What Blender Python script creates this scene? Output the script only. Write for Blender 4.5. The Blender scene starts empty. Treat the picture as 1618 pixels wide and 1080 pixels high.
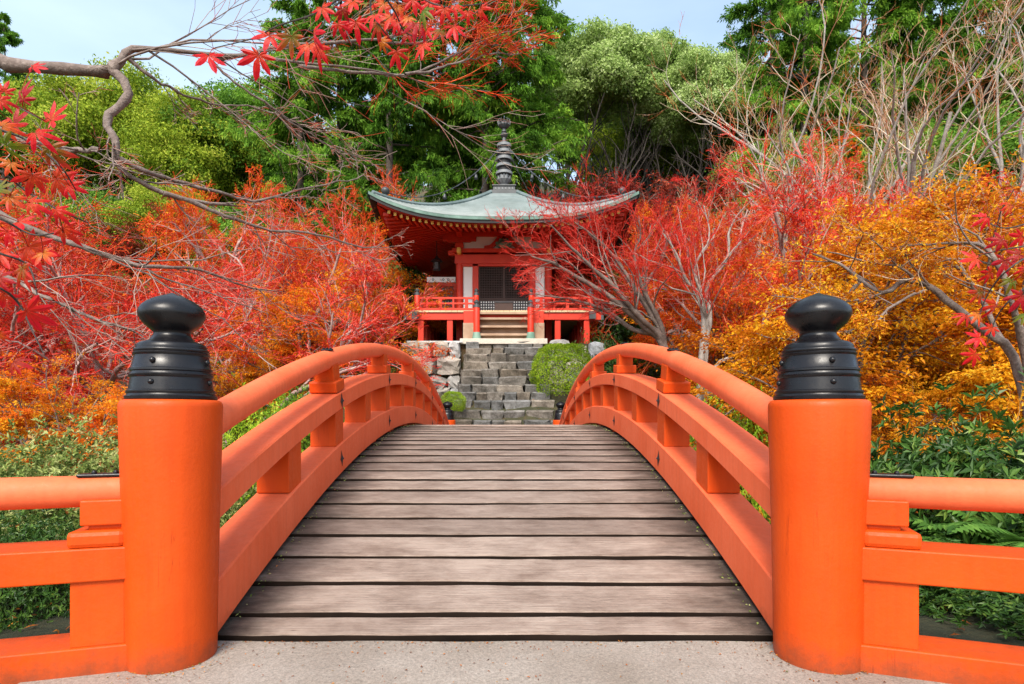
import bpy, math, random
import numpy as np
from mathutils import Vector, Matrix, Euler

random.seed(11)
rng = np.random.default_rng(11)
R = math.radians
scene = bpy.context.scene
COL = scene.collection

# ------------------------------------------------------------------ camera, sky, sun, exposure
CX, CZ, FPX = 0.045, 1.0, 900.0
cam_d = bpy.data.cameras.new("camera")
cam = bpy.data.objects.new("camera", cam_d)
COL.objects.link(cam)
cam.location = (CX, 0, CZ)
cam.rotation_euler = (R(90), 0, 0)
cam_d.sensor_width = 36.0
cam_d.sensor_fit = 'HORIZONTAL'
cam_d.lens = 36.0 * FPX / 1618.0
cam_d.shift_x = 9.4 / 1618.0
cam_d.shift_y = 115.0 / 1618.0
cam_d.clip_start = 0.05
cam_d.clip_end = 1000
scene.camera = cam

SUN_EL, SUN_AZ = R(46), R(192)      # azimuth measured from +Y clockwise: behind the viewer, to the left
world = bpy.data.worlds.new("World")
scene.world = world
world.use_nodes = True
wn = world.node_tree.nodes
wl = world.node_tree.links
bg = wn["Background"]
sky = wn.new("ShaderNodeTexSky")
sky.sky_type = 'NISHITA'
sky.sun_disc = False
sky.sun_elevation = SUN_EL
sky.sun_rotation = SUN_AZ
sky.air_density = 1.0
sky.dust_density = 2.5
sky.ozone_density = 1.2
# a thin even veil of high cloud whitens the blue
veil = wn.new("ShaderNodeMix")
veil.data_type = 'RGBA'
wtc = wn.new("ShaderNodeTexCoord")
wmp = wn.new("ShaderNodeMapping")
wmp.inputs["Scale"].default_value = (1.0, 1.0, 2.6)
wno = wn.new("ShaderNodeTexNoise")
wno.inputs["Scale"].default_value = 1.6
wno.inputs["Detail"].default_value = 6
wno.inputs["Distortion"].default_value = 0.6
wrp = wn.new("ShaderNodeMapRange")
wrp.inputs[1].default_value = 0.3
wrp.inputs[2].default_value = 0.75
wrp.inputs[3].default_value = 0.15
wrp.inputs[4].default_value = 0.65
wl.new(wtc.outputs["Generated"], wmp.inputs[0])
wl.new(wmp.outputs[0], wno.inputs["Vector"])
wl.new(wno.outputs[0], wrp.inputs[0])
wl.new(wrp.outputs[0], veil.inputs[0])
wl.new(sky.outputs[0], veil.inputs[6])
veil.inputs[7].default_value = (3.5, 4.25, 4.5, 1)
wl.new(veil.outputs[2], bg.inputs[0])
bg.inputs[1].default_value = 0.15

sun_d = bpy.data.lights.new("sun", 'SUN')
sun_d.energy = 2.2
sun_d.angle = R(24)
sun_d.color = (1.0, 0.93, 0.82)
sun = bpy.data.objects.new("sun", sun_d)
COL.objects.link(sun)
sdir = Vector((math.sin(SUN_AZ) * math.cos(SUN_EL), math.cos(SUN_AZ) * math.cos(SUN_EL), math.sin(SUN_EL)))
sun.rotation_euler = sdir.to_track_quat('Z', 'Y').to_euler()
sun.location = (0, 0, 40)

scene.view_settings.view_transform = 'Standard'
scene.view_settings.look = 'None'
scene.view_settings.exposure = 1.17
scene.view_settings.gamma = 1.0
scene.view_settings.use_curve_mapping = False
scene.render.engine = 'CYCLES'
scene.cycles.max_bounces = 4
scene.cycles.diffuse_bounces = 2
scene.cycles.glossy_bounces = 2
scene.cycles.transmission_bounces = 2
scene.cycles.transparent_max_bounces = 6
scene.cycles.use_denoising = True
scene.cycles.caustics_reflective = False
scene.cycles.caustics_refractive = False


def at(px, py, Y):
    """world point that stands Y metres in front of the camera, for photo coordinates px, py"""
    return np.array([CX + (px - 799.6) * Y / FPX, Y, CZ - (py - 655.0) * Y / FPX])


# ------------------------------------------------------------------ materials
def new_mat(name):
    m = bpy.data.materials.new(name)
    m.use_nodes = True
    nt = m.node_tree
    b = nt.nodes["Principled BSDF"]
    return m, nt, b


def ramp(nt, stops, interp='LINEAR'):
    r = nt.nodes.new("ShaderNodeValToRGB")
    r.color_ramp.interpolation = interp
    el = r.color_ramp.elements
    while len(el) < len(stops):
        el.new(0.5)
    for e, (p, c) in zip(el, stops):
        e.position = p
        e.color = (c[0], c[1], c[2], 1)
    return r


def tex_noise(nt, scale, detail=5, rough=0.55, vec=None, dist=0.0):
    n = nt.nodes.new("ShaderNodeTexNoise")
    n.inputs["Scale"].default_value = scale
    n.inputs["Detail"].default_value = detail
    n.inputs["Roughness"].default_value = rough
    n.inputs["Distortion"].default_value = dist
    if vec is not None:
        nt.links.new(vec, n.inputs["Vector"])
    return n


def coords(nt, scale=(1, 1, 1), kind="Object", loc=None):
    tc = nt.nodes.new("ShaderNodeTexCoord")
    mp = nt.nodes.new("ShaderNodeMapping")
    mp.inputs["Scale"].default_value = scale
    nt.links.new(tc.outputs[kind], mp.inputs["Vector"])
    return mp.outputs["Vector"]


def world_coords(nt, scale=(1, 1, 1)):
    g = nt.nodes.new("ShaderNodeNewGeometry")
    mp = nt.nodes.new("ShaderNodeMapping")
    mp.inputs["Scale"].default_value = scale
    nt.links.new(g.outputs["Position"], mp.inputs["Vector"])
    return mp.outputs["Vector"]


def mixc(nt, fac, a, b, blend='MIX'):
    m = nt.nodes.new("ShaderNodeMix")
    m.data_type = 'RGBA'
    m.blend_type = blend
    for sock, val in ((m.inputs[0], fac), (m.inputs[6], a), (m.inputs[7], b)):
        if hasattr(val, "is_linked") or hasattr(val, "links"):
            nt.links.new(val, sock)
        elif isinstance(val, (int, float)):
            sock.default_value = val
        else:
            sock.default_value = (val[0], val[1], val[2], 1)
    return m.outputs[2]


def bump(nt, bsdf, height, strength=0.3, dist=0.01):
    b = nt.nodes.new("ShaderNodeBump")
    b.inputs["Strength"].default_value = strength
    b.inputs["Distance"].default_value = dist
    nt.links.new(height, b.inputs["Height"])
    nt.links.new(b.outputs[0], bsdf.inputs["Normal"])


def math_node(nt, op, a, b=None):
    m = nt.nodes.new("ShaderNodeMath")
    m.operation = op
    for sock, val in ((m.inputs[0], a), (m.inputs[1], b)):
        if val is None:
            continue
        if isinstance(val, (int, float)):
            sock.default_value = val
        else:
            nt.links.new(val, sock)
    return m.outputs[0]


def paint_mat(name, c1, c2, rough=0.42, wear=None, bscale=60, bstr=0.12, spec=0.4, grain=None, aged=False):
    m, nt, b = new_mat(name)
    v = world_coords(nt)
    n1 = tex_noise(nt, 2.3, 6, 0.6, v)
    r1 = ramp(nt, [(0.3, c1), (0.72, c2)])
    nt.links.new(n1.outputs[0], r1.inputs[0])
    colr = r1.outputs[0]
    n2 = tex_noise(nt, 38, 6, 0.7, v)
    if wear is not None:
        r2 = ramp(nt, [(0.66, (0, 0, 0)), (0.74, (1, 1, 1))])
        nt.links.new(n2.outputs[0], r2.inputs[0])
        f = math_node(nt, 'MULTIPLY', r2.outputs[0], 0.55)
        colr = mixc(nt, f, colr, wear)
    if aged:
        # rain streaks down the lacquer, pale scuffs, and dirt splashed up from the ground
        st = tex_noise(nt, 1.0, 5, 0.65, world_coords(nt, (26, 26, 1.3)))
        rs = ramp(nt, [(0.35, (0.80, 0.74, 0.72)), (0.55, (1, 1, 1)), (0.75, (1.05, 1.10, 1.18))])
        nt.links.new(st.outputs[0], rs.inputs[0])
        colr = mixc(nt, 0.32, colr, rs.outputs[0], 'MULTIPLY')
        hc = tex_noise(nt, 1.0, 3, 0.5, world_coords(nt, (46, 46, 0.9)), 0.4)
        rh = ramp(nt, [(0.488, (1, 1, 1)), (0.5, (0.55, 0.45, 0.42)), (0.512, (1, 1, 1))])
        nt.links.new(hc.outputs[0], rh.inputs[0])
        hm = tex_noise(nt, 2.2, 3, 0.5, v)
        rm = ramp(nt, [(0.56, (0, 0, 0)), (0.66, (0.75, 0.75, 0.75))])
        nt.links.new(hm.outputs[0], rm.inputs[0])
        colr = mixc(nt, rm.outputs[0], colr, mixc(nt, 1.0, colr, rh.outputs[0], 'MULTIPLY'))
        sc_ = tex_noise(nt, 9, 7, 0.75, v)
        r5 = ramp(nt, [(0.68, (0, 0, 0)), (0.72, (1, 1, 1))])
        nt.links.new(sc_.outputs[0], r5.inputs[0])
        colr = mixc(nt, math_node(nt, 'MULTIPLY', r5.outputs[0], 0.30), colr, (0.62, 0.24, 0.12))
        sp_ = nt.nodes.new("ShaderNodeSeparateXYZ")
        gg = nt.nodes.new("ShaderNodeNewGeometry")
        nt.links.new(gg.outputs["Position"], sp_.inputs[0])
        hh = math_node(nt, 'ADD', sp_.outputs[2], math_node(nt, 'MULTIPLY', math_node(nt, 'SUBTRACT', sc_.outputs[0], 0.5), 0.30))
        mr_ = nt.nodes.new("ShaderNodeMapRange")
        mr_.inputs[1].default_value = 0.13
        mr_.inputs[2].default_value = -0.02
        nt.links.new(hh, mr_.inputs[0])
        colr = mixc(nt, math_node(nt, 'MULTIPLY', mr_.outputs[0], 0.7), colr, (0.10, 0.045, 0.025))
    nt.links.new(colr, b.inputs["Base Color"])
    rr = ramp(nt, [(0.3, (rough - 0.08,) * 3), (0.7, (rough + 0.14,) * 3)])
    nt.links.new(n2.outputs[0], rr.inputs[0])
    nt.links.new(rr.outputs[0], b.inputs["Roughness"])
    b.inputs["Specular IOR Level"].default_value = spec
    n3 = tex_noise(nt, bscale, 4, 0.6, v if grain is None else world_coords(nt, grain))
    bump(nt, b, n3.outputs[0], bstr, 0.01)
    return m


def leaf_mat(name, stops, transl=0.35, rough=0.5, clump=0.25, cscale=0.9, spec=0.08):
    """stops: colour ramp over a per-leaf value that clump-scale noise also shifts"""
    m, nt, b = new_mat(name)
    a = nt.nodes.new("ShaderNodeAttribute")
    a.attribute_name = "v"
    n = tex_noise(nt, cscale, 3, 0.5, world_coords(nt))
    k = math_node(nt, 'MULTIPLY', math_node(nt, 'SUBTRACT', n.outputs[0], 0.5), clump * 4)
    val = math_node(nt, 'ADD', a.outputs["Fac"], k)
    rp = ramp(nt, stops)
    nt.links.new(val, rp.inputs[0])
    nt.links.new(rp.outputs[0], b.inputs["Base Color"])
    b.inputs["Roughness"].default_value = rough
    b.inputs["Specular IOR Level"].default_value = spec
    if transl > 0:
        t = nt.nodes.new("ShaderNodeBsdfTranslucent")
        nt.links.new(rp.outputs[0], t.inputs[0])
        mx = nt.nodes.new("ShaderNodeMixShader")
        mx.inputs[0].default_value = transl
        nt.links.new(b.outputs[0], mx.inputs[1])
        nt.links.new(t.outputs[0], mx.inputs[2])
        nt.links.new(mx.outputs[0], nt.nodes["Material Output"].inputs[0])
    return m


def bark_mat(name, c1, c2, c3, scale=6):
    m, nt, b = new_mat(name)
    v = world_coords(nt)
    n = tex_noise(nt, scale, 6, 0.65, v)
    n2 = tex_noise(nt, scale * 6, 4, 0.6, v)
    r = ramp(nt, [(0.3, c1), (0.5, c2), (0.7, c3)])
    mixv = math_node(nt, 'ADD', math_node(nt, 'MULTIPLY', n.outputs[0], 0.65), math_node(nt, 'MULTIPLY', n2.outputs[0], 0.35))
    nt.links.new(mixv, r.inputs[0])
    nt.links.new(r.outputs[0], b.inputs["Base Color"])
    b.inputs["Roughness"].default_value = 0.85
    bump(nt, b, n2.outputs[0], 0.6, 0.02)
    return m


M = {}
M['orange'] = paint_mat('orange_lacquer', (0.56, 0.058, 0.004), (0.63, 0.076, 0.006), 0.45, wear=(0.50, 0.05, 0.01), spec=0.22, aged=True)
M['orange_rail'] = paint_mat('orange_rail_lacquer', (0.77, 0.118, 0.036), (0.85, 0.168, 0.068), 0.55, wear=(0.80, 0.30, 0.15), spec=0.25, aged=True)
M['red'] = paint_mat('vermilion_paint', (0.52, 0.022, 0.006), (0.60, 0.036, 0.008), 0.5)
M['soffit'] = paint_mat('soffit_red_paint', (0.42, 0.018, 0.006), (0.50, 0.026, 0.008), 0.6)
M['black'] = paint_mat('black_metal_lacquer', (0.004, 0.004, 0.005), (0.009, 0.008, 0.010), 0.30, bscale=25, bstr=0.05, spec=0.38)
M['dark_iron'] = paint_mat('dark_iron', (0.012, 0.010, 0.012), (0.03, 0.022, 0.022), 0.45, spec=0.5)
M['white'] = paint_mat('white_plaster', (0.80, 0.79, 0.76), (0.86, 0.85, 0.83), 0.8, spec=0.2)
M['yellow_end'] = paint_mat('ochre_end_paint', (0.75, 0.50, 0.10), (0.85, 0.62, 0.16), 0.6)
M['pale_wood'] = paint_mat('pale_floor_wood', (0.50, 0.36, 0.20), (0.62, 0.47, 0.29), 0.7, grain=(2, 30, 30))
M['stair_wood'] = paint_mat('worn_stair_wood', (0.30, 0.19, 0.12), (0.44, 0.31, 0.22), 0.75, wear=(0.50, 0.14, 0.06), grain=(2, 30, 30))
M['door_wood'] = paint_mat('dark_door_wood', (0.035, 0.017, 0.012), (0.06, 0.028, 0.02), 0.6)
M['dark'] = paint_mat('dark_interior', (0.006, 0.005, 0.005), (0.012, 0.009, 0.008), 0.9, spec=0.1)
M['bronze'] = paint_mat('grey_bronze', (0.022, 0.025, 0.026), (0.065, 0.07, 0.073), 0.45, bscale=18, spec=0.6)
M['spire_core'] = paint_mat('blackened_bronze', (0.006, 0.006, 0.007), (0.016, 0.016, 0.018), 0.6, spec=0.3)
M['bronze_ring'] = paint_mat('pale_bronze_ring', (0.11, 0.117, 0.122), (0.21, 0.22, 0.228), 0.5, bscale=18, spec=0.6)
M['verdigris'] = paint_mat('verdigris_bronze', (0.10, 0.20, 0.15), (0.22, 0.34, 0.27), 0.6, wear=(0.05, 0.05, 0.045))
M['eave_green'] = paint_mat('eave_patina', (0.035, 0.085, 0.065), (0.16, 0.27, 0.22), 0.55, wear=(0.02, 0.02, 0.02), bscale=12)
M['eave_black'] = paint_mat('eave_black', (0.008, 0.009, 0.009), (0.016, 0.016, 0.016), 0.5)


def roof_mat():
    m, nt, b = new_mat('copper_roof_patina')
    v = world_coords(nt)
    n1 = tex_noise(nt, 1.1, 6, 0.65, v)
    r1 = ramp(nt, [(0.28, (0.075, 0.11, 0.105)), (0.5, (0.13, 0.17, 0.168)), (0.75, (0.20, 0.24, 0.24))])
    nt.links.new(n1.outputs[0], r1.inputs[0])
    n2 = tex_noise(nt, 1.0, 4, 0.6, world_coords(nt, (7, 7, 34)))
    c = mixc(nt, 0.35, r1.outputs[0], n2.outputs[0], 'OVERLAY')
    nt.links.new(c, b.inputs["Base Color"])
    b.inputs["Roughness"].default_value = 0.45
    b.inputs["Specular IOR Level"].default_value = 0.5
    bump(nt, b, n2.outputs[0], 0.3, 0.02)
    return m


def wood_deck():
    m, nt, b = new_mat('weathered_deck_wood')
    oi = nt.nodes.new("ShaderNodeObjectInfo")
    g = nt.nodes.new("ShaderNodeNewGeometry")
    mp = nt.nodes.new("ShaderNodeMapping")
    mp.inputs["Scale"].default_value = (2.2, 95, 95)
    nt.links.new(g.outputs["Position"], mp.inputs["Vector"])
    rv = nt.nodes.new("ShaderNodeVectorMath")
    rv.operation = 'SCALE'
    rv.inputs[0].default_value = (37, 11, 5)
    nt.links.new(oi.outputs["Random"], rv.inputs["Scale"])
    nt.links.new(rv.outputs[0], mp.inputs["Location"])
    grain = tex_noise(nt, 1.5, 9, 0.72, mp.outputs[0], 0.6)
    r1 = ramp(nt, [(0.24, (0.17, 0.115, 0.09)), (0.42, (0.335, 0.265, 0.225)), (0.68, (0.45, 0.375, 0.325))])
    nt.links.new(grain.outputs[0], r1.inputs[0])
    # fine drying cracks along the grain
    ck = tex_noise(nt, 1.0, 3, 0.5, None, 0.3)
    mp2 = nt.nodes.new("ShaderNodeMapping")
    mp2.inputs["Scale"].default_value = (0.8, 34, 34)
    nt.links.new(g.outputs["Position"], mp2.inputs["Vector"])
    nt.links.new(rv.outputs[0], mp2.inputs["Location"])
    nt.links.new(mp2.outputs[0], ck.inputs["Vector"])
    rc = ramp(nt, [(0.492, (1, 1, 1)), (0.5, (0.30, 0.22, 0.19)), (0.508, (1, 1, 1))])
    nt.links.new(ck.outputs[0], rc.inputs[0])
    msk = tex_noise(nt, 2.3, 3, 0.5, world_coords(nt, (1, 3, 3)))
    rk_ = ramp(nt, [(0.5, (0, 0, 0)), (0.62, (1, 1, 1))])
    nt.links.new(msk.outputs[0], rk_.inputs[0])
    crack = mixc(nt, rk_.outputs[0], (1, 1, 1), rc.outputs[0])
    # weather blotches
    n2 = tex_noise(nt, 3.2, 8, 0.72, world_coords(nt, (1, 2.0, 2.0)))
    r2 = ramp(nt, [(0.32, (0.58, 0.52, 0.49)), (0.60, (1.06, 1.05, 1.04))])
    nt.links.new(n2.outputs[0], r2.inputs[0])
    c = mixc(nt, 1.0, r1.outputs[0], r2.outputs[0], 'MULTIPLY')
    c = mixc(nt, 0.8, c, crack, 'MULTIPLY')
    # plank to plank
    r3 = ramp(nt, [(0.0, (0.68, 0.64, 0.62)), (1.0, (1.02, 0.98, 0.95))])
    nt.links.new(oi.outputs["Random"], r3.inputs[0])
    c = mixc(nt, 1.0, c, r3.outputs[0], 'MULTIPLY')
    # damp, mossy stain creeping in from the plank ends
    sx = nt.nodes.new("ShaderNodeSeparateXYZ")
    nt.links.new(g.outputs["Position"], sx.inputs[0])
    ax = math_node(nt, 'ABSOLUTE', sx.outputs[0])
    nst = tex_noise(nt, 1.0, 6, 0.7, world_coords(nt, (3, 9, 9)))
    e = math_node(nt, 'ADD', ax, math_node(nt, 'MULTIPLY', math_node(nt, 'SUBTRACT', nst.outputs[0], 0.5), 0.65))
    r4 = ramp(nt, [(0.0, (0, 0, 0)), (1.0, (1, 1, 1))])
    mr = nt.nodes.new("ShaderNodeMapRange")
    mr.inputs[1].default_value = 0.90
    mr.inputs[2].default_value = 1.20
    nt.links.new(e, mr.inputs[0])
    c = mixc(nt, math_node(nt, 'MULTIPLY', mr.outputs[0], 0.9), c, (0.035, 0.024, 0.018))
    nt.links.new(c, b.inputs["Base Color"])
    b.inputs["Roughness"].default_value = 0.72
    b.inputs["Specular IOR Level"].default_value = 0.3
    bump(nt, b, grain.outputs[0], 0.8, 0.014)
    return m


def concrete():
    m, nt, b = new_mat('landing_concrete')
    v = world_coords(nt)
    n1 = tex_noise(nt, 1.7, 6, 0.6, v)
    n2 = tex_noise(nt, 70, 5, 0.75, v)
    vo = nt.nodes.new("ShaderNodeTexVoronoi")
    vo.inputs["Scale"].default_value = 130
    nt.links.new(v, vo.inputs["Vector"])
    r1 = ramp(nt, [(0.3, (0.235, 0.195, 0.16)), (0.7, (0.31, 0.27, 0.235))])
    nt.links.new(n1.outputs[0], r1.inputs[0])
    c = mixc(nt, 0.8, r1.outputs[0], n2.outputs[0], 'OVERLAY')
    sp2 = ramp(nt, [(0.0, (0.25, 0.24, 0.23)), (0.35, (0.5, 0.5, 0.5)), (0.7, (0.72, 0.70, 0.68))])
    nt.links.new(vo.outputs["Distance"], sp2.inputs[0])
    c = mixc(nt, 0.6, c, sp2.outputs[0], 'SOFT_LIGHT')
    n4 = tex_noise(nt, 0.9, 7, 0.7, v)
    r6 = ramp(nt, [(0.36, (0.74, 0.71, 0.68)), (0.58, (1, 1, 1))])
    nt.links.new(n4.outputs[0], r6.inputs[0])
    c = mixc(nt, 0.8, c, r6.outputs[0], 'MULTIPLY')
    nt.links.new(c, b.inputs["Base Color"])
    b.inputs["Roughness"].default_value = 0.85
    bump(nt, b, n2.outputs[0], 0.45, 0.006)
    return m


def stone_mat(name, dark, mid, light, moss=(0.05, 0.06, 0.02), moss_lo=0.62):
    m, nt, b = new_mat(name)
    oi = nt.nodes.new("ShaderNodeObjectInfo")
    v = world_coords(nt)
    n1 = tex_noise(nt, 3.2, 7, 0.68, v, 0.4)
    n2 = tex_noise(nt, 24, 5, 0.7, v)
    s = math_node(nt, 'ADD', math_node(nt, 'MULTIPLY', n1.outputs[0], 0.6), math_node(nt, 'MULTIPLY', n2.outputs[0], 0.4))
    s = math_node(nt, 'ADD', s, math_node(nt, 'MULTIPLY', math_node(nt, 'SUBTRACT', oi.outputs["Random"], 0.5), 0.13))
    r1 = ramp(nt, [(0.30, dark), (0.48, mid), (0.68, light)])
    nt.links.new(s, r1.inputs[0])
    hue = ramp(nt, [(0.0, (1.10, 0.98, 0.84)), (0.5, (1, 1, 1)), (1.0, (0.88, 0.97, 1.08))])
    h2 = math_node(nt, 'FRACT', math_node(nt, 'MULTIPLY', oi.outputs["Random"], 7.31))
    nt.links.new(h2, hue.inputs[0])
    c = mixc(nt, 1.0, r1.outputs[0], hue.outputs[0], 'MULTIPLY')
    n3 = tex_noise(nt, 2.0, 6, 0.7, v)
    r3 = ramp(nt, [(moss_lo, (0, 0, 0)), (moss_lo + 0.1, (1, 1, 1))])
    nt.links.new(n3.outputs[0], r3.inputs[0])
    c = mixc(nt, math_node(nt, 'MULTIPLY', r3.outputs[0], 0.8), c, moss)
    nt.links.new(c, b.inputs["Base Color"])
    b.inputs["Roughness"].default_value = 0.88
    bump(nt, b, s, 0.9, 0.03)
    return m


def ground_mat():
    m, nt, b = new_mat('forest_floor')
    v = world_coords(nt)
    n1 = tex_noise(nt, 0.5, 6, 0.65, v)
    n2 = tex_noise(nt, 14, 5, 0.7, v)
    r1 = ramp(nt, [(0.35, (0.020, 0.026, 0.010)), (0.5, (0.05, 0.048, 0.02)), (0.62, (0.11, 0.055, 0.022)), (0.75, (0.04, 0.06, 0.016))])
    s = math_node(nt, 'ADD', math_node(nt, 'MULTIPLY', n1.outputs[0], 0.6), math_node(nt, 'MULTIPLY', n2.outputs[0], 0.4))
    nt.links.new(s, r1.inputs[0])
    nt.links.new(r1.outputs[0], b.inputs["Base Color"])
    b.inputs["Roughness"].default_value = 0.95
    bump(nt, b, n2.outputs[0], 0.8, 0.05)
    return m


def water_mat():
    m, nt, b = new_mat('pond_water')
    b.inputs["Base Color"].default_value = (0.012, 0.02, 0.012, 1)
    b.inputs["Roughness"].default_value = 0.06
    n = tex_noise(nt, 3, 3, 0.5, world_coords(nt))
    bump(nt, b, n.outputs[0], 0.08, 0.02)
    return m


M['roof'] = roof_mat()
M['deck'] = wood_deck()
M['concrete'] = concrete()
M['deck_edge_shade'] = paint_mat('shaded_plank_edge', (0.012, 0.008, 0.006), (0.035, 0.022, 0.016), 0.85, spec=0.1)  # near-black plank sides: shadow of the gaps put into the colour
M['step_stone'] = stone_mat('mossy_step_stone', (0.03, 0.027, 0.022), (0.125, 0.113, 0.098), (0.31, 0.29, 0.265), (0.028, 0.024, 0.014), 0.56)
M['wall_stone'] = stone_mat('grey_boulder', (0.12, 0.11, 0.10), (0.31, 0.295, 0.275), (0.47, 0.45, 0.43), (0.06, 0.06, 0.03), 0.66)
M['slab_stone'] = stone_mat('pale_slab_stone', (0.38, 0.34, 0.29), (0.52, 0.48, 0.42), (0.62, 0.58, 0.53), (0.25, 0.22, 0.17), 0.7)
M['ground'] = ground_mat()
M['water'] = water_mat()

# bark and leaves
M['bark_grey'] = bark_mat('pale_grey_bark', (0.07, 0.05, 0.04), (0.17, 0.125, 0.105), (0.34, 0.28, 0.245))
M['bark_pink'] = bark_mat('pinkish_grey_bark', (0.17, 0.085, 0.07), (0.36, 0.23, 0.20), (0.56, 0.44, 0.40))
M['bark_dark'] = bark_mat('dark_bark', (0.016, 0.012, 0.010), (0.04, 0.030, 0.024), (0.085, 0.068, 0.055))
M['bark_pale'] = bark_mat('bleached_bark', (0.13, 0.10, 0.085), (0.29, 0.25, 0.215), (0.47, 0.43, 0.38))
M['bark_cedar'] = bark_mat('cedar_bark', (0.04, 0.028, 0.022), (0.09, 0.065, 0.052), (0.17, 0.135, 0.115))
M['twig_red'] = leaf_mat('crimson_twigs', [(0.0, (0.36, 0.008, 0.006)), (0.35, (0.62, 0.026, 0.016)), (0.74, (0.68, 0.075, 0.050)), (1.0, (0.62, 0.28, 0.22))], 0.0, 0.55, 0.10, 0.6)
M['twig_red2'] = leaf_mat('scarlet_twigs', [(0.0, (0.36, 0.014, 0.006)), (0.45, (0.64, 0.045, 0.012)), (0.8, (0.72, 0.12, 0.025)), (1.0, (0.70, 0.28, 0.15))], 0.0, 0.55, 0.10, 0.6)
M['twig_grey'] = leaf_mat('grey_brown_twigs', [(0.0, (0.50, 0.05, 0.03)), (0.25, (0.40, 0.16, 0.12)), (0.5, (0.30, 0.20, 0.165)), (1.0, (0.44, 0.36, 0.31))], 0.0, 0.6, 0.1, 0.6)
M['twig_pale'] = leaf_mat('pale_orange_twigs', [(0.0, (0.42, 0.20, 0.10)), (0.5, (0.50, 0.33, 0.22)), (1.0, (0.58, 0.50, 0.40))], 0.0, 0.6, 0.1, 0.6)
M['twig_bare'] = leaf_mat('bleached_twigs', [(0.0, (0.46, 0.07, 0.02)), (0.25, (0.46, 0.16, 0.06)), (0.5, (0.42, 0.30, 0.19)), (0.78, (0.56, 0.49, 0.40)), (1.0, (0.34, 0.33, 0.08))], 0.0, 0.6, 0.25, 0.5)
M['leaf_red'] = leaf_mat('crimson_leaves', [(0.0, (0.38, 0.010, 0.006)), (0.4, (0.64, 0.03, 0.012)), (0.8, (0.76, 0.10, 0.016)), (1.0, (0.82, 0.28, 0.025))], 0.4)
M['leaf_orange'] = leaf_mat('orange_leaves', [(0.0, (0.60, 0.04, 0.008)), (0.35, (0.76, 0.12, 0.010)), (0.7, (0.82, 0.26, 0.012)), (1.0, (0.85, 0.46, 0.02))], 0.4, clump=0.3, cscale=0.7)
M['leaf_amber'] = leaf_mat('amber_leaves', [(0.0, (0.66, 0.07, 0.008)), (0.35, (0.80, 0.19, 0.012)), (0.7, (0.85, 0.33, 0.015)), (1.0, (0.87, 0.52, 0.03))], 0.4, clump=0.25, cscale=0.8)
M['leaf_gold'] = leaf_mat('golden_leaves', [(0.0, (0.30, 0.06, 0.010)), (0.22, (0.60, 0.16, 0.012)), (0.55, (0.80, 0.33, 0.014)), (0.85, (0.86, 0.47, 0.02)), (1.0, (0.88, 0.62, 0.05))], 0.4, clump=0.2, cscale=1.2)
M['leaf_maroon'] = leaf_mat('maroon_leaves', [(0.0, (0.10, 0.018, 0.014)), (0.5, (0.26, 0.035, 0.025)), (1.0, (0.42, 0.08, 0.035))], 0.3)
M['leaf_conifer'] = leaf_mat('conifer_sprays', [(0.0, (0.022, 0.055, 0.010)), (0.35, (0.07, 0.17, 0.018)), (0.70, (0.15, 0.32, 0.03)), (1.0, (0.26, 0.43, 0.05))], 0.38, clump=0.3, cscale=0.5)
M['leaf_cypress'] = leaf_mat('bright_cypress_sprays', [(0.0, (0.05, 0.11, 0.015)), (0.40, (0.14, 0.30, 0.03)), (0.75, (0.25, 0.44, 0.045)), (1.0, (0.38, 0.54, 0.07))], 0.4, clump=0.3, cscale=0.5)
M['leaf_light'] = leaf_mat('light_green_leaves', [(0.0, (0.12, 0.20, 0.04)), (0.35, (0.28, 0.41, 0.10)), (0.7, (0.43, 0.55, 0.19)), (1.0, (0.58, 0.66, 0.34))], 0.35, clump=0.25, cscale=0.5)
M['leaf_lime'] = leaf_mat('yellow_green_leaves', [(0.0, (0.06, 0.13, 0.014)), (0.35, (0.22, 0.32, 0.025)), (0.7, (0.38, 0.46, 0.04)), (1.0, (0.52, 0.52, 0.08))], 0.35, clump=0.3, cscale=0.35)
M['leaf_mid'] = leaf_mat('mid_green_leaves', [(0.0, (0.035, 0.10, 0.014)), (0.5, (0.13, 0.28, 0.03)), (1.0, (0.30, 0.46, 0.06))], 0.3, clump=0.25, cscale=0.5)
M['leaf_deep'] = leaf_mat('deep_green_glossy_leaves', [(0.0, (0.016, 0.045, 0.008)), (0.5, (0.045, 0.115, 0.018)), (0.85, (0.10, 0.20, 0.03)), (1.0, (0.20, 0.29, 0.05))], 0.25, rough=0.4, clump=0.15, spec=0.3)
M['leaf_azalea'] = leaf_mat('azalea_leaves', [(0.0, (0.04, 0.07, 0.016)), (0.35, (0.14, 0.20, 0.04)), (0.7, (0.34, 0.40, 0.12)), (0.93, (0.54, 0.55, 0.24)), (1.0, (0.46, 0.18, 0.05))], 0.3, clump=0.16, cscale=1.6)
M['leaf_topiary'] = leaf_mat('clipped_box_leaves', [(0.0, (0.09, 0.18, 0.012)), (0.4, (0.25, 0.42, 0.020)), (0.75, (0.42, 0.55, 0.04)), (1.0, (0.58, 0.64, 0.09))], 0.3, clump=0.15, cscale=2.0)
M['leaf_fern'] = leaf_mat('fern_fronds', [(0.0, (0.05, 0.13, 0.025)), (0.5, (0.13, 0.27, 0.045)), (1.0, (0.28, 0.42, 0.10))], 0.35)
M['straw'] = leaf_mat('dry_straw', [(0.0, (0.22, 0.10, 0.03)), (0.5, (0.45, 0.26, 0.08)), (1.0, (0.55, 0.42, 0.20))], 0.1)
M['litter'] = leaf_mat('fallen_leaves', [(0.0, (0.10, 0.035, 0.014)), (0.5, (0.34, 0.10, 0.02)), (0.8, (0.52, 0.20, 0.03)), (1.0, (0.10, 0.14, 0.03))], 0.1)


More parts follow.
